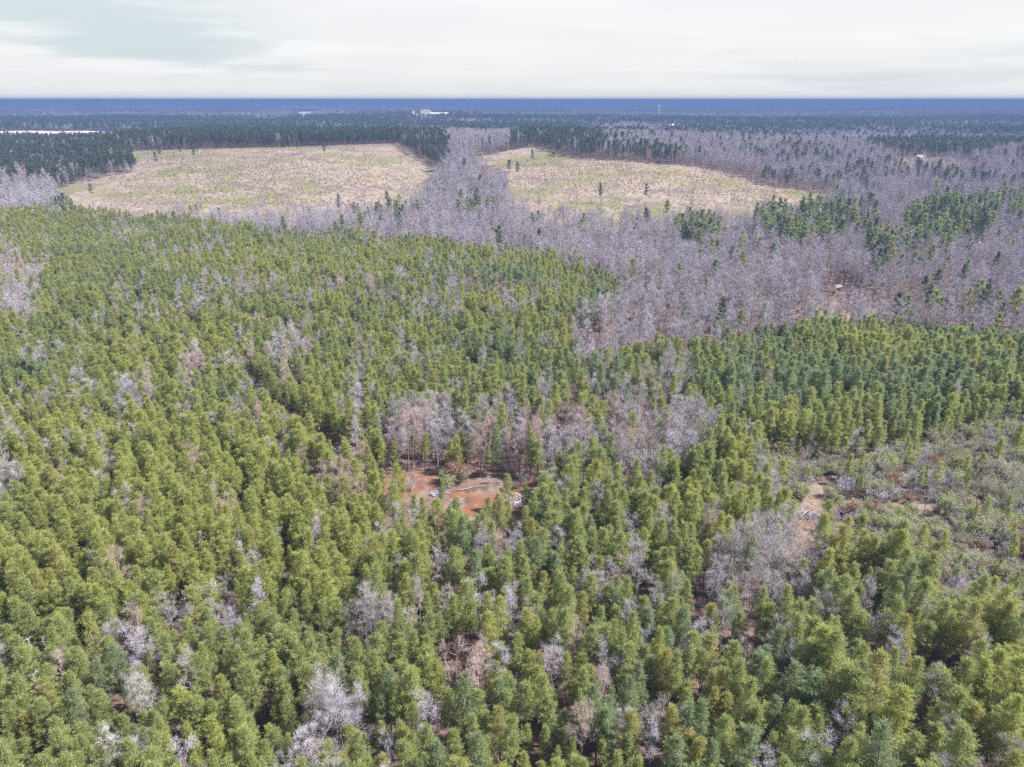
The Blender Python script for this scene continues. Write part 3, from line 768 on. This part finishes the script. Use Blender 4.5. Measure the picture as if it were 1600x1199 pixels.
# ---- leafless trees
BCOL = ['pale', 'mauve', 'rosy']
def bare_colour(x, y, n):
    q = fbm(x, y, 30, 91) + rng.normal(size=n) * 0.12
    return np.where(q < 0.44, 0, np.where(q < 0.64, 1, 2))
nb = len(bp)
bcol = bare_colour(bp[:, 0], bp[:, 1], nb)
bshape = np.where(rng.uniform(size=nb) < 0.5, rng.integers(0, 4, nb), rng.integers(4, 7, nb))
inshrub = np.arange(nb) >= bare_i.sum(); bshape = np.where(inshrub, rng.integers(4, 7, nb), bshape)
bsc = np.where(bshape < 4, rng.uniform(0.62, 0.88, nb), rng.uniform(0.9, 1.35, nb)) * np.where(inshrub, 0.6, 0.86)
brot = rng.uniform(0, 6.28, nb)
HB = np.array([h for _, h in BARE + SAPL + OAK])
BSH = ['spreading', 'straight tall', 'wide crowned', 'upright', 'slim', 'bushy many-branched', 'loose branched', 'great spreading', 'rounded']
BCW = ['silver-grey', 'mauve-grey', 'rosy brown']
_, _, bzc = proj(bp)
bvis = (bu > 5) & (bu < 1595) & (bv < 1190)
bapp = np.where(bvis, bsc * HB[bshape] / bzc, 0)
# particular trees of the photograph
SPECIAL = [(1200, 938, 7, 1.05, 0, 'great spreading pale grey leafless oak rising over the pines'),
           (1160, 925, 8, 0.9, 0, 'rounded pale bare tree touching the great leafless oak'),
           (1255, 930, 8, 0.85, 0, 'rounded bare tree between the great oak and a green pine'),
           (570, 1018, 8, 0.85, 0, 'silvery round-headed bare tree amid dense green pines'),
           (614, 1015, 4, 1.05, 2, 'slim rosy bare tree next to a silvery round-headed one'),
           (530, 1165, 8, 1.0, 0, 'wide grey leafless tree standing over brown brush'),
           (1010, 1180, 8, 0.75, 0, 'bright bare tree in a deep shaded gap'),
           (785, 898, 8, 0.72, 2, 'rosy round bare tree in a row of pines'),
           (990, 745, 7, 0.80, 2, 'gnarled rosy oak with pale twisting limbs behind the clearing'),
           (1080, 735, 8, 1.05, 0, 'pale rounded bare tree beside the gnarled rosy oak'),
           (1045, 728, 8, 0.95, 0, 'pale upright bare tree left of its rounded twin behind the clearing'),
           (920, 960, 8, 0.7, 1, 'mauve bare tree in the hollow between pines'),
           (640, 715, 8, 1.0, 2, 'rosy bare tree behind the pines of the clay clearing'),
           (655, 705, 8, 0.95, 2, 'pale pinkish bare crown above the clearing pines'),
           (1155, 820, 8, 0.75, 0, 'whitish bare bush-like tree before the dark pine edge')]
for x, y, k, s, c, lab in SPECIAL:
    X, Y = unproj(x, y)
    o = inst('bare_tree', BMm[k], (X, Y, float(terrain(X, Y)) - 0.06), x * 0.37, s, (0, 0), {'trunk': 'bark_' + BCOL[c], 'branches': 'bark_' + BCOL[c], 'twigs': 'twig_' + BCOL[c]})
    tag(o, lab, 'bare tree')
bo = np.argsort(-bapp); bsingle = np.zeros(nb, bool); bsingle[bo[:285]] = True
for i in np.where(bsingle)[0]:
    k = int(bshape[i]); c = int(bcol[i]); q = BCOL[c]
    o = inst('bare_tree', BMm[k], tuple(bp[i]), brot[i], bsc[i], (0, 0), {'trunk': 'bark_' + q, 'branches': 'bark_' + q, 'twigs': 'twig_' + q})
    lab = '%s %s leafless tree %s' % (BSH[k], BCW[c], where(bp[i, 0], bp[i, 1], 'rising among the pines'))
    tag(o, lab, 'bare tree', lab.replace('leafless tree', 'leafless trees'))
bare_kinds = [merged('bare', [(p[0], 'bark_' + q), (p[1], 'bark_' + q), (p[2], 'twig_' + q)]) for q in BCOL for p, h in BARE + SAPL]
hp = Q[hwd_i]; nh = len(hp)
hcol = np.where(rng.uniform(size=nh) < 0.68, 1, bare_colour(hp[:, 0], hp[:, 1], nh)); hsh = np.where(rng.uniform(size=nh) < 0.85, rng.integers(0, 4, nh), rng.integers(4, 7, nh))
hsc = rng.uniform(0.60, 0.98, nh)
m = ~bsingle
stuff('hardwood_forest', 'grey-mauve mass of leafless hardwoods behind and among the pines', 'bare woodland', np.concatenate([bp[m], hp]),
      rz3(m.sum() + nh), s3(np.concatenate([bsc[m], hsc])), np.concatenate([(bcol * 7 + bshape)[m], hcol * 7 + hsh]), bare_kinds)

# ---- mature pines among the hardwoods: the nearest are things, the woods behind one mass
mpp = Q[mat_i]; nm = len(mpp)
for x, y, k in LONE:
    X, Y = unproj(x, y)
    o = inst('mature_pine', MM[k], (X, Y, float(terrain(X, Y)) - 0.1), x * 0.7, 0.85, (0, 0), {'crown': 'needles_dark'})
    lab = 'lone dark pine left standing on the cut-over hillside'
    tag(o, lab, 'mature pine', 'lone pines left on the cut-over ground')
mk = rng.integers(0, 3, nm); ms_ = rng.uniform(0.58, 0.92, nm); mrot = rng.uniform(0, 6.28, nm)
mu, mv, mzc = proj(up(mpp, 12)); mvis = (mu > 5) & (mu < 1595)
mapp = np.where(mvis, ms_ / mzc, 0); msingle = np.zeros(nm, bool); msingle[np.argsort(-mapp)[:280]] = True
mc = np.where(mpp[:, 1] > 560, 0, np.where(rng.uniform(size=nm) < 0.3, 0, np.where(rng.uniform(size=nm) < 0.65, 1, 2)))
MCN = ['needles_dark', 'needles_blue', 'needles_mid']; MCW = ['dark green', 'blue-green', 'mid-green']; MSW = ['high-crowned', 'long-crowned', 'tall bare-stemmed']
dn = np.array([((np.hypot(mpp[:, 0] - a[0], mpp[:, 1] - a[1])) < 12).sum() for a in mpp])
for i in np.where(msingle)[0]:
    k = int(mk[i])
    o = inst('mature_pine', MM[k], tuple(mpp[i]), mrot[i], ms_[i], (0, 0), {'crown': MCN[mc[i]]})
    lab = '%s mature pine with %s crown %s' % (MSW[k], MCW[mc[i]], where2(mpp[i, 0], mpp[i, 1], 'standing alone among bare hardwoods' if dn[i] < 3 else 'in a pine clump among bare hardwoods'))
    tag(o, lab, 'mature pine', lab.replace('mature pine', 'mature pines'))
mat_kinds = [merged('mpine', [(p[0], 'pine_bark'), (p[1], 'pine_bark'), (p[2], q)]) for q in MCN for p, h in MATURE]
# farther woods, 1 to 2.6 km
C3 = with_z(grid(1060, 2650, 8.2, margin=1.08, pad=40), 0.1)
cu, cv_, _ = proj(up(C3, 12))
okc = keep_free(C3) & ~inpoly(C3[:, 0], C3[:, 1], [(-1000, 1030), (-540, 1030), (-620, 1260), (-1150, 1260)]) & ~inpoly(C3[:, 0], C3[:, 1], FIELD) & ~inpoly(C3[:, 0], C3[:, 1], CORR)
fpn = fbm(C3[:, 0], C3[:, 1], 260, 41)
fp = np.clip(0.30 + 1.9 * (fpn - 0.44) + 0.3 * sst(1500, 2400, C3[:, 1]), 0.05, 0.95)
fp = np.maximum(fp, 0.9 * ((cu < 640) & (C3[:, 1] < 1180)))
isp = rng.uniform(size=len(C3)) < fp
ncl = rng.uniform(size=len(C3)) < np.clip(1.0 - 1.6 * sst(0.60, 0.68, fbm(C3[:, 0], C3[:, 1], 190, 47)), 0, 0.92)
a_ = okc & isp & ncl; b_ = okc & ~isp & ncl
m = ~msingle
npn = m.sum() + a_.sum()
stuff('pine_woods', 'dark mature pine woods beyond the cut-over hills', 'pine woods', np.concatenate([mpp[m], C3[a_]]), rz3(npn),
      s3(np.concatenate([ms_[m], rng.uniform(0.75, 1.1, a_.sum())]), np.concatenate([np.ones(m.sum()), np.full(a_.sum(), 1.5)])),
      np.concatenate([mc[m] * 3 + mk[m], rng.integers(0, 3, a_.sum())]), mat_kinds)
stuff('far_hardwoods', 'mauve leafless woods reaching towards the horizon', 'bare woodland', C3[b_], rz3(b_.sum()),
      s3(rng.uniform(0.8, 1.1, b_.sum()), 1.45), 7 + rng.integers(0, 4, b_.sum()), bare_kinds)

# far forest in patches, out to the horizon
def canopy_patch(seed, size, n, kinds):
    g = np.random.default_rng(seed); parts = {q: MB() for q in kinds}
    for k in range(n):
        q = kinds[int(g.integers(0, len(kinds)))]; x, y = g.uniform(-size / 2, size / 2, 2); h = g.uniform(12, 18); w = g.uniform(2.6, 4.6)
        mb = parts[q]; c = np.array([x, y, 0])
        kk = 26
        d = unit(g.normal(size=(kk, 3))); d[:, 2] = np.abs(d[:, 2]) * 1.0 - 0.25
        pos = c + d * np.array([w, w, h * 0.42]) * g.uniform(0.6, 1.05, (kk, 1)) + np.array([0, 0, h * 0.6])
        s = 1.25
        mb.tris(pos[:, None, :] + g.normal(size=(kk, 3, 3)) * s)
        mb.tube([(x, y, -2), (x, y, h * 0.7)], [0.25, 0.12], 3, cap=False)
    return merged('canopy', [(parts[q], q) for q in kinds])
PK = [canopy_patch(s, 46, 42, k) for s, k in ((1, ['needles_dark', 'needles_blue']), (2, ['needles_dark', 'bark_mauve']), (3, ['twig_mauve', 'bark_mauve', 'needles_dark']), (4, ['needles_blue', 'needles_dark', 'bark_mauve']))]
D1 = with_z(grid(2660, 5400, 44, margin=1.06, pad=80, jit=0.2), 0.1); D2 = with_z(grid(5400, 14300, 92, margin=1.05, pad=150, jit=0.2), 0.1)
D = np.concatenate([D1, D2]); ds_ = np.concatenate([np.ones(len(D1)), np.full(len(D2), 2.1)])
kd = keep_free(D) & ~inpoly(D[:, 0], D[:, 1], [(-835, 2700), (-715, 2700), (-1165, 4700), (-1335, 4700)])
kd &= ~((np.abs(D[:, 0] - wt[0] * D[:, 1] / wt[1]) < 30) & (D[:, 1] > 3300) & (D[:, 1] < 3520))
kd &= fbm(D[:, 0], D[:, 1], 420, 57) < np.where(D[:, 1] < 5400, 0.70, 0.9)
D = D[kd]; ds_ = ds_[kd]
stuff('far_forest', 'blue hazy forest running out to the horizon', 'forest', D, np.column_stack([np.zeros((len(D), 2)), rng.integers(0, 4, len(D)) * math.pi / 2]),
      np.column_stack([ds_, ds_, rng.uniform(0.9, 1.15, len(D))]), np.clip((fbm(D[:, 0], D[:, 1], 500, 43) * 5 - 0.6).astype(int), 0, 3), PK)

# ---- dead snags
SNAGS = [(285, 990, 0), (300, 996, 0), (318, 992, 1), (158, 1045, 1), (172, 1050, 0), (60, 1062, 0), (88, 1058, 1), (80, 1125, 0), (115, 1105, 0), (318, 880, 0), (80, 770, 1), (556, 790, 1),
         (562, 730, 0), (560, 690, 1), (566, 650, 0), (557, 610, 0), (395, 1002, 0), (405, 1000, 1), (742, 992, 1), (700, 985, 0), (1300, 990, 0)]
for i, (x, y, k) in enumerate(SNAGS):
    X, Y = unproj(x, y)
    o = inst('dead_snag', SM[k], (X, Y, float(terrain(X, Y)) - 0.06), i * 1.3, 0.66 + 0.25 * ((i * 37) % 10) / 10, (0.05 * math.sin(i * 2.1), 0.06 * math.cos(i * 1.7)))
    lab = 'bleached %s dead pine snag %s' % (('short', 'tall')[k], where(X, Y, 'in the grey line of dead trees' if 540 < x < 575 else 'poking through the pine canopy'))
    tag(o, lab, 'dead snag', lab.replace('snag', 'snags'))

# ---- scrub: rounded bushes
S = with_z(grid(60, 260, 1.9, margin=1.16))
su, sv, szc = proj(S); 
insh = inpoly(su, sv, SHRUB) & ~inpoly(su, sv, TRACK)
edge = (inpoly(su, sv, CLEAR) & (rng.uniform(size=len(S)) < 0.07))
lane_b = inpoly(su, sv, LANE) & (rng.uniform(size=len(S)) < 0.10)
trk = inpoly(su, sv, TRACK) & (rng.uniform(size=len(S)) < 0.05)
k_ = (insh & (rng.uniform(size=len(S)) < 0.8)) | edge | lane_b | trk
S = S[k_]; su, sv, szc = su[k_], sv[k_], szc[k_]; ns = len(S)
qn = fbm(S[:, 0], S[:, 1], 9, 95) + rng.normal(size=ns) * 0.13
UCOL = [('twig_pale', 'leaves_sage', 'sage-grey'), ('twig_mauve', 'leaves_lime', 'lime-green'), ('twig_pale', None, 'leafless grey'), ('twig_rosy', 'leaves_russet', 'russet'), ('twig_mauve', None, 'leafless mauve')]
uc = np.select([qn < 0.42, qn < 0.56, qn < 0.64, qn < 0.67], [0, 1, 2, 3], 4)
uk = rng.integers(0, 3, ns); us = rng.uniform(0.6, 1.6, ns) * (0.75 + 0.5 * vnoise(S[:, 0], S[:, 1], 8, 131)); urot = rng.uniform(0, 6.28, ns)
uapp = np.where((su > 5) & (su < 1595) & (sv < 1190), us / szc, 0); usingle = np.zeros(ns, bool); usingle[np.argsort(-uapp)[:300]] = True
USH = ['rounded', 'low wide', 'upright']
for i in np.where(usingle)[0]:
    a, b, cw = UCOL[uc[i]]; ml = UM[uk[i]] if b else UM[uk[i]][:1]
    o = inst('bush', ml, tuple(S[i]), urot[i], us[i], (0, 0), {'stems': a, 'leafage': b})
    lab = '%s %s bush %s' % (USH[uk[i]], cw, where(S[i, 0], S[i, 1], 'in the open scrub'))
    tag(o, lab, 'bush', lab.replace(' bush ', ' bushes '))
bush_kinds = [merged('bush', [(p[0], a)] + ([(p[1], b)] if b else [])) for a, b, _ in UCOL for p, h in BUSH]
m = ~usingle
stuff('scrub', 'grey and olive scrub thicket between the sandy track and the pine edge', 'scrub', S[m], rz3(m.sum()), s3(us[m]), (uc * 3 + uk)[m], bush_kinds)
# brown understorey twigs beneath the pines
E = with_z(grid(36, 330, 3.1)); eu, ev, _ = proj(E)
ke = ~(inpoly(eu, ev, CLEAR) | inpoly(eu, ev, TRACK)) & (rng.uniform(size=len(E)) < 0.7); E = E[ke]; ne = len(E)
uk_kinds = [merged('under', [(p[0], 'under_twig')]) for p, h in BUSH] + [merged('under', [(p[0], 'under_twig'), (p[1], 'leaves_russet')]) for p, h in BUSH[:1]]
stuff('undergrowth', 'brown twiggy undergrowth on the pine forest floor', 'undergrowth', E, rz3(ne), s3(rng.uniform(0.4, 1.0, ne)), rng.choice([0, 1, 2, 0, 1, 2, 3], ne), uk_kinds)

# ---- planted seedlings and straw on the cut-over hills
G = with_z(grid(450, 960, 3.4, margin=0.75, jit=0.42), -0.3); gu, gv, _ = proj(G)
kg = (inpoly(gu, gv, CUT_L) | inpoly(gu, gv, CUT_R)); 
gn = fbm(G[:, 0], G[:, 1], 70, 99); kg &= rng.uniform(size=len(G)) < np.clip(0.25 + 2.2 * (gn - 0.36), 0.10, 0.9)
G = G[kg]; ngd = len(G)
def seedling(seed, mname):
    g = np.random.default_rng(seed); mb = MB(); t = g.uniform(0, 1, 34)
    a = g.uniform(0, 6.28, 34); r = 0.62 * (1 - t) + 0.08
    C = np.stack([np.cos(a) * r, np.sin(a) * r, 0.15 + t * 1.7], 1)
    tufts(mb, C, unit(np.stack([np.cos(a), np.sin(a), np.full(34, 1.0)], 1)), 5, 0.42, 0.085, g)
    st = MB(); st.tube([(0, 0, -0.3), (0, 0, 1.7)], [0.04, 0.01], 3); return merged('seedling', [(mb, mname), (st, 'pine_bark')])
seed_k = [seedling(1, 'needles_mid'), seedling(2, 'straw'), seedling(3, 'straw'), seedling(4, 'needles_dark')]
gi_ = np.where(rng.uniform(size=ngd) < 0.03, 3, np.clip((fbm(G[:, 0], G[:, 1], 55, 105) * 5 - 1 + rng.normal(size=ngd) * 0.45).astype(int), 0, 2))
stuff('seedling_rows', 'rows of pine seedlings and straw tufts on the cut-over hills', 'seedlings', G, rz3(ngd), s3(rng.uniform(0.22, 0.58, ngd), 1.5), gi_, seed_k)

# ------------------------------------------------------------------ buildings and masts in the distance
plain_mat('white_metal', (0.80, 0.80, 0.78), (0.72, 0.73, 0.72), 0.15, 0.5)
plain_mat('white_board', (0.78, 0.77, 0.73), (0.70, 0.68, 0.64), 0.6, 0.6)
plain_mat('roof_grey', (0.30, 0.29, 0.29), (0.22, 0.21, 0.22), 0.7, 0.8)
plain_mat('roof_white', (0.82, 0.82, 0.80), (0.72, 0.72, 0.70), 0.5, 0.45)
plain_mat('window_dark', (0.03, 0.035, 0.045), (0.05, 0.055, 0.06), 1.0, 0.15)
plain_mat('door_brown', (0.16, 0.09, 0.06), (0.12, 0.07, 0.05), 2.0, 0.6)
plain_mat('mast_steel', (0.09, 0.095, 0.11), (0.06, 0.065, 0.08), 0.3, 0.7, 0.0)
plain_mat('log_grey', (0.22, 0.18, 0.165), (0.14, 0.11, 0.10), 2.5, 0.9)

def prism(mb, w, d, z0, hr, over=0.3):
    a, b = w / 2 + over, d / 2 + over; t = 0.16
    V = [(-a, -b, z0), (a, -b, z0), (a, b, z0), (-a, b, z0), (-a, 0, z0 + hr), (a, 0, z0 + hr)]
    V += [(x, y, z + t) for x, y, z in V]
    mb.add(V, [(0, 1, 5, 4), (2, 3, 4, 5), (6, 10, 11, 7), (8, 11, 10, 9), (0, 6, 7, 1), (2, 8, 9, 3), (0, 4, 10, 6), (3, 9, 10, 4), (1, 7, 11, 5), (2, 5, 11, 8)])
def house(name, x, y, w, d, h, hr, rz, roof, label, cat='house', nwin=3):
    e = empty(name, (x, y, float(terrain(x, y)) - 0.2), rz)
    mb = MB(); mb.box((0, 0, h / 2), (w, d, h))
    mb.add([(-w / 2, -d / 2, h), (-w / 2, d / 2, h), (-w / 2, 0, h + hr), (w / 2, -d / 2, h), (w / 2, d / 2, h), (w / 2, 0, h + hr)], [(0, 2, 1), (3, 4, 5)])
    mb.build('wall', 'white_board', e)
    mb = MB(); prism(mb, w, d, h + 0.02, hr); rf = mb.build('roof', roof, e)
    if cat == 'house':
        mb = MB(); mb.box((w * 0.25, 0.4, h + hr), (0.7, 0.7, 1.6)); mb.build('chimney', 'door_brown', rf)
    for k in range(nwin):
        wx = -w / 2 + (k + 0.5) * w / nwin
        if k == nwin // 2:
            mb = MB(); mb.box((wx, -d / 2 - 0.03, 1.15), (1.0, 0.08, 2.1)); mb.build('door', 'door_brown', e)
        else:
            mb = MB(); mb.box((wx, -d / 2 - 0.02, 1.6), (1.2, 0.08, 1.2)); wn = mb.build('window', 'white_metal', e)
            mb = MB(); mb.box((wx, -d / 2 - 0.055, 1.6), (1.0, 0.06, 1.0)); mb.build('pane', 'window_dark', wn)
    return tag(e, label, cat)
house('house', hx, hy, 11, 8, 3.4, 2.6, 0.35, 'roof_grey', 'white house with a pale yard among bare woods')
house('shed', sx1, sy1, 5.5, 4.0, 2.6, 1.0, 0.2, 'roof_white', 'white-roofed shed below the pine clump in the hardwoods', 'shed', 2)
house('shed', sx2, sy2, 6.5, 4.0, 2.4, 0.9, -0.15, 'roof_white', 'longer low white-roofed shed beyond its smaller neighbour', 'shed', 2)
house('shed', sx3, sy3, 3.2, 2.6, 2.3, 0.7, 0.5, 'roof_grey', 'small pale shed hidden among bare trunks above the pine stand', 'shed', 2)
house('house', f1[0], f1[1], 13, 9, 5.5, 3.0, 0.1, 'roof_white', 'far white house with a twin close behind it', 'house')
house('house', f2[0], f2[1], 14, 9, 6.0, 3.5, -0.2, 'roof_white', 'far white house set behind its twin', 'house')
house('house', f3[0], f3[1], 12, 9, 5.5, 3.2, 0.3, 'roof_white', 'single tiny white house alone in the far woods', 'house')
# the white plant
fe = empty('factory', (fac[0], fac[1], float(terrain(*fac)) - 0.5), 0.06); tag(fe, 'long white industrial building with stepped roofs in the blue forest', 'factory')
mb = MB(); mb.box((12, 0, 6), (92, 45, 12)); mb.build('main_hall', 'white_metal', fe)
mb = MB(); mb.box((-20, -8, 16), (34, 26, 8)); mb.build('upper_hall', 'white_metal', fe)
mb = MB(); mb.box((-45, -4, 5), (22, 34, 10)); mb.build('annex', 'white_metal', fe)
mb = MB(); prism(mb, 92, 45, 12.02, 2.5, 0.5); q = mb.build('roof', 'roof_white', fe); q.location.x = 12
for k in range(4):
    mb = MB(); mb.tube([(-32 + k * 7.5, -8, 20), (-32 + k * 7.5, -8, 24.5)], [1.3, 1.3], 8); mb.build('stack', 'white_metal', fe)
for k in range(7):
    mb = MB(); mb.box((-24 + k * 12, -22.55, 3), (5, 0.12, 5)); mb.build('dock_door', 'mast_steel', fe)
mb = MB(); mb.tube([(-62, -10, 0), (-62, -10, 20)], [3.0, 3.0], 12); mb.build('silo', 'white_metal', fe)
# water tower
we = empty('water_tower', (wt[0], wt[1], float(terrain(*wt)) - 0.5)); tag(we, 'white ball-topped water tower standing in the far blue forest', 'water tower')
ztop = CAMZ - 27 - float(terrain(*wt))
mb = MB(); zz = np.linspace(-1, 1, 9); mb.tube([(0, 0, ztop + q * 5) for q in zz], np.sqrt(np.maximum(1 - zz ** 2, 0.004)) * 4.0, 14); mb.build('tank', 'white_metal', we, True)
for k in range(5):
    a = k * 2 * math.pi / 5; mb = MB(); mb.tube([(math.cos(a) * 3.8, math.sin(a) * 3.8, 0), (math.cos(a) * 3.2, math.sin(a) * 3.2, ztop - 2)], [0.3, 0.25], 6); mb.build('leg', 'white_metal', we)
mb = MB(); mb.tube([(0, 0, 0), (0, 0, ztop - 4)], [0.9, 0.9], 8); mb.build('riser', 'white_metal', we)
# lattice mast
te = empty('radio_mast', (twr[0], twr[1], float(terrain(*twr)) - 0.5)); tag(te, 'slim grey lattice radio mast rising above the horizon', 'radio mast')
th = CAMZ + 2.5 - float(terrain(*twr))
def leg_at(k, z):
    a = k * 2 * math.pi / 3 + 0.4; r = 0.32; return (math.cos(a) * r, math.sin(a) * r, z)
for k in range(3):
    mb = MB(); mb.tube([leg_at(k, 0), leg_at(k, th)], [0.07, 0.06], 4); mb.build('leg', 'mast_steel', te)
mb = MB()
for i in range(60):
    z0, z1 = th * i / 60, th * (i + 1) / 60
    for k in range(3):
        mb.tube([leg_at(k, z0), leg_at((k + 1) % 3, z1)], [0.03, 0.03], 3); mb.tube([leg_at(k, z1), leg_at((k + 1) % 3, z1)], [0.03, 0.03], 3)
mb.build('bracing', 'mast_steel', te)
for k in range(6):
    a = k * math.pi / 3; mb = MB(); mb.box((math.cos(a) * 0.6, math.sin(a) * 0.6, th - 2), (0.25, 0.2, 1.8), a); mb.build('antenna', 'mast_steel', te)
mb = MB(); mb.tube([(0, 0, th - 1), (0, 0, th + 2.2)], [0.1, 0.05], 4); mb.build('spike', 'mast_steel', te)
for k in range(3):
    a = k * 2 * math.pi / 3 + 0.4; mb = MB(); mb.tube([(0, 0, th * 0.9), (math.cos(a) * 38, math.sin(a) * 38, 0)], [0.02, 0.02], 3); mb.build('guy_wire', 'mast_steel', te)

# ------------------------------------------------------------------ logs and brush in the clay clearing
LOGS = [(640, 748, 0.5, 7, 'long grey log lying along the shaded rim of the clay clearing'), (665, 742, 0.25, 6, 'grey log under the clearing pines'), (745, 762, 0.35, 8, 'long pale log across the middle of the clay clearing'),
        (770, 755, 0.15, 5, 'short log behind the longest pale one in the clearing'), (700, 752, -0.2, 5, 'crooked log on dark soil in the clay clearing'), (812, 770, 0.6, 4, 'stubby log beside the brush pile')]
for i, (x, y, a, L, lab) in enumerate(LOGS):
    X, Y = unproj(x, y); g = np.random.default_rng(700 + i)
    e = empty('fallen_log', (X, Y, float(terrain(X, Y)) + 0.18), a); tag(e, lab, 'log')
    q = np.linspace(-0.5, 0.5, 6); pts = np.column_stack([q * L, g.normal(size=6) * 0.08, np.zeros(6)])
    mb = MB(); mb.tube(pts, np.linspace(0.17, 0.09, 6), 7); mb.build('stem', 'log_grey', e)
    for k in range(3):
        p = pts[k + 2]; mb = MB(); mb.tube([p, p + np.array([0.3, g.uniform(-0.7, 0.7), 0.45])], [0.05, 0.02], 4); mb.build('stub', 'log_grey', e)
for i, (x, y, s, lab) in enumerate([(815, 783, 1.0, 'tangled grey brush pile at the end of the clay clearing'), (690, 770, 0.7, 'low mauve brush pile in the middle of the clay clearing'), (1262, 805, 0.5, 'small brush heap beside the sandy track')]):
    X, Y = unproj(x, y); g = np.random.default_rng(720 + i); mb = MB(); st = MB()
    for k in range(170):
        a = g.uniform(0, 6.28); r = g.uniform(0, 1) ** 0.6 * 3.2 * s; z = max(0.05, (1.3 * s) * (1 - r / (3.2 * s)) * g.uniform(0.1, 1))
        d = unit(np.array([g.normal(), g.normal(), g.normal() * 0.35])); c = np.array([math.cos(a) * r, math.sin(a) * r * 0.7, z]); L = g.uniform(0.5, 1.3)
        (mb if k % 6 else st).tube([c - d * L, c + g.normal(size=3) * 0.1, c + d * L], [0.035, 0.03, 0.01] if k % 6 else [0.09, 0.08, 0.05], 3)
    e = empty('brush_pile', (X, Y, float(terrain(X, Y)) + 0.05), g.uniform(0, 3)); tag(e, lab, 'brush pile')
    mb.build('branches', 'twig_mauve', e); st.build('stems', 'log_grey', e)

# ------------------------------------------------------------------ the air
m, t = mat('haze_air')
o = N(t, 'ShaderNodeOutputMaterial'); pv_ = N(t, 'ShaderNodeVolumePrincipled')
pv_.inputs['Color'].default_value = (0.100, 0.165, 0.355, 1); pv_.inputs['Density'].default_value = 0.00034; pv_.inputs['Anisotropy'].default_value = 0.0
t.links.new(pv_.outputs[0], o.inputs['Volume'])
mb = MB(); zlo, zhi = float(min(v.co.z for v in g0.data.vertices)) - 1.0, CAMZ + 5.5
mb.box((0, 7200, (zlo + zhi) / 2), (31000, 15200, zhi - zlo)); hz = mb.build('haze', 'haze_air'); tag(hz, 'blue distance haze over the forest', 'haze', None, 'stuff')
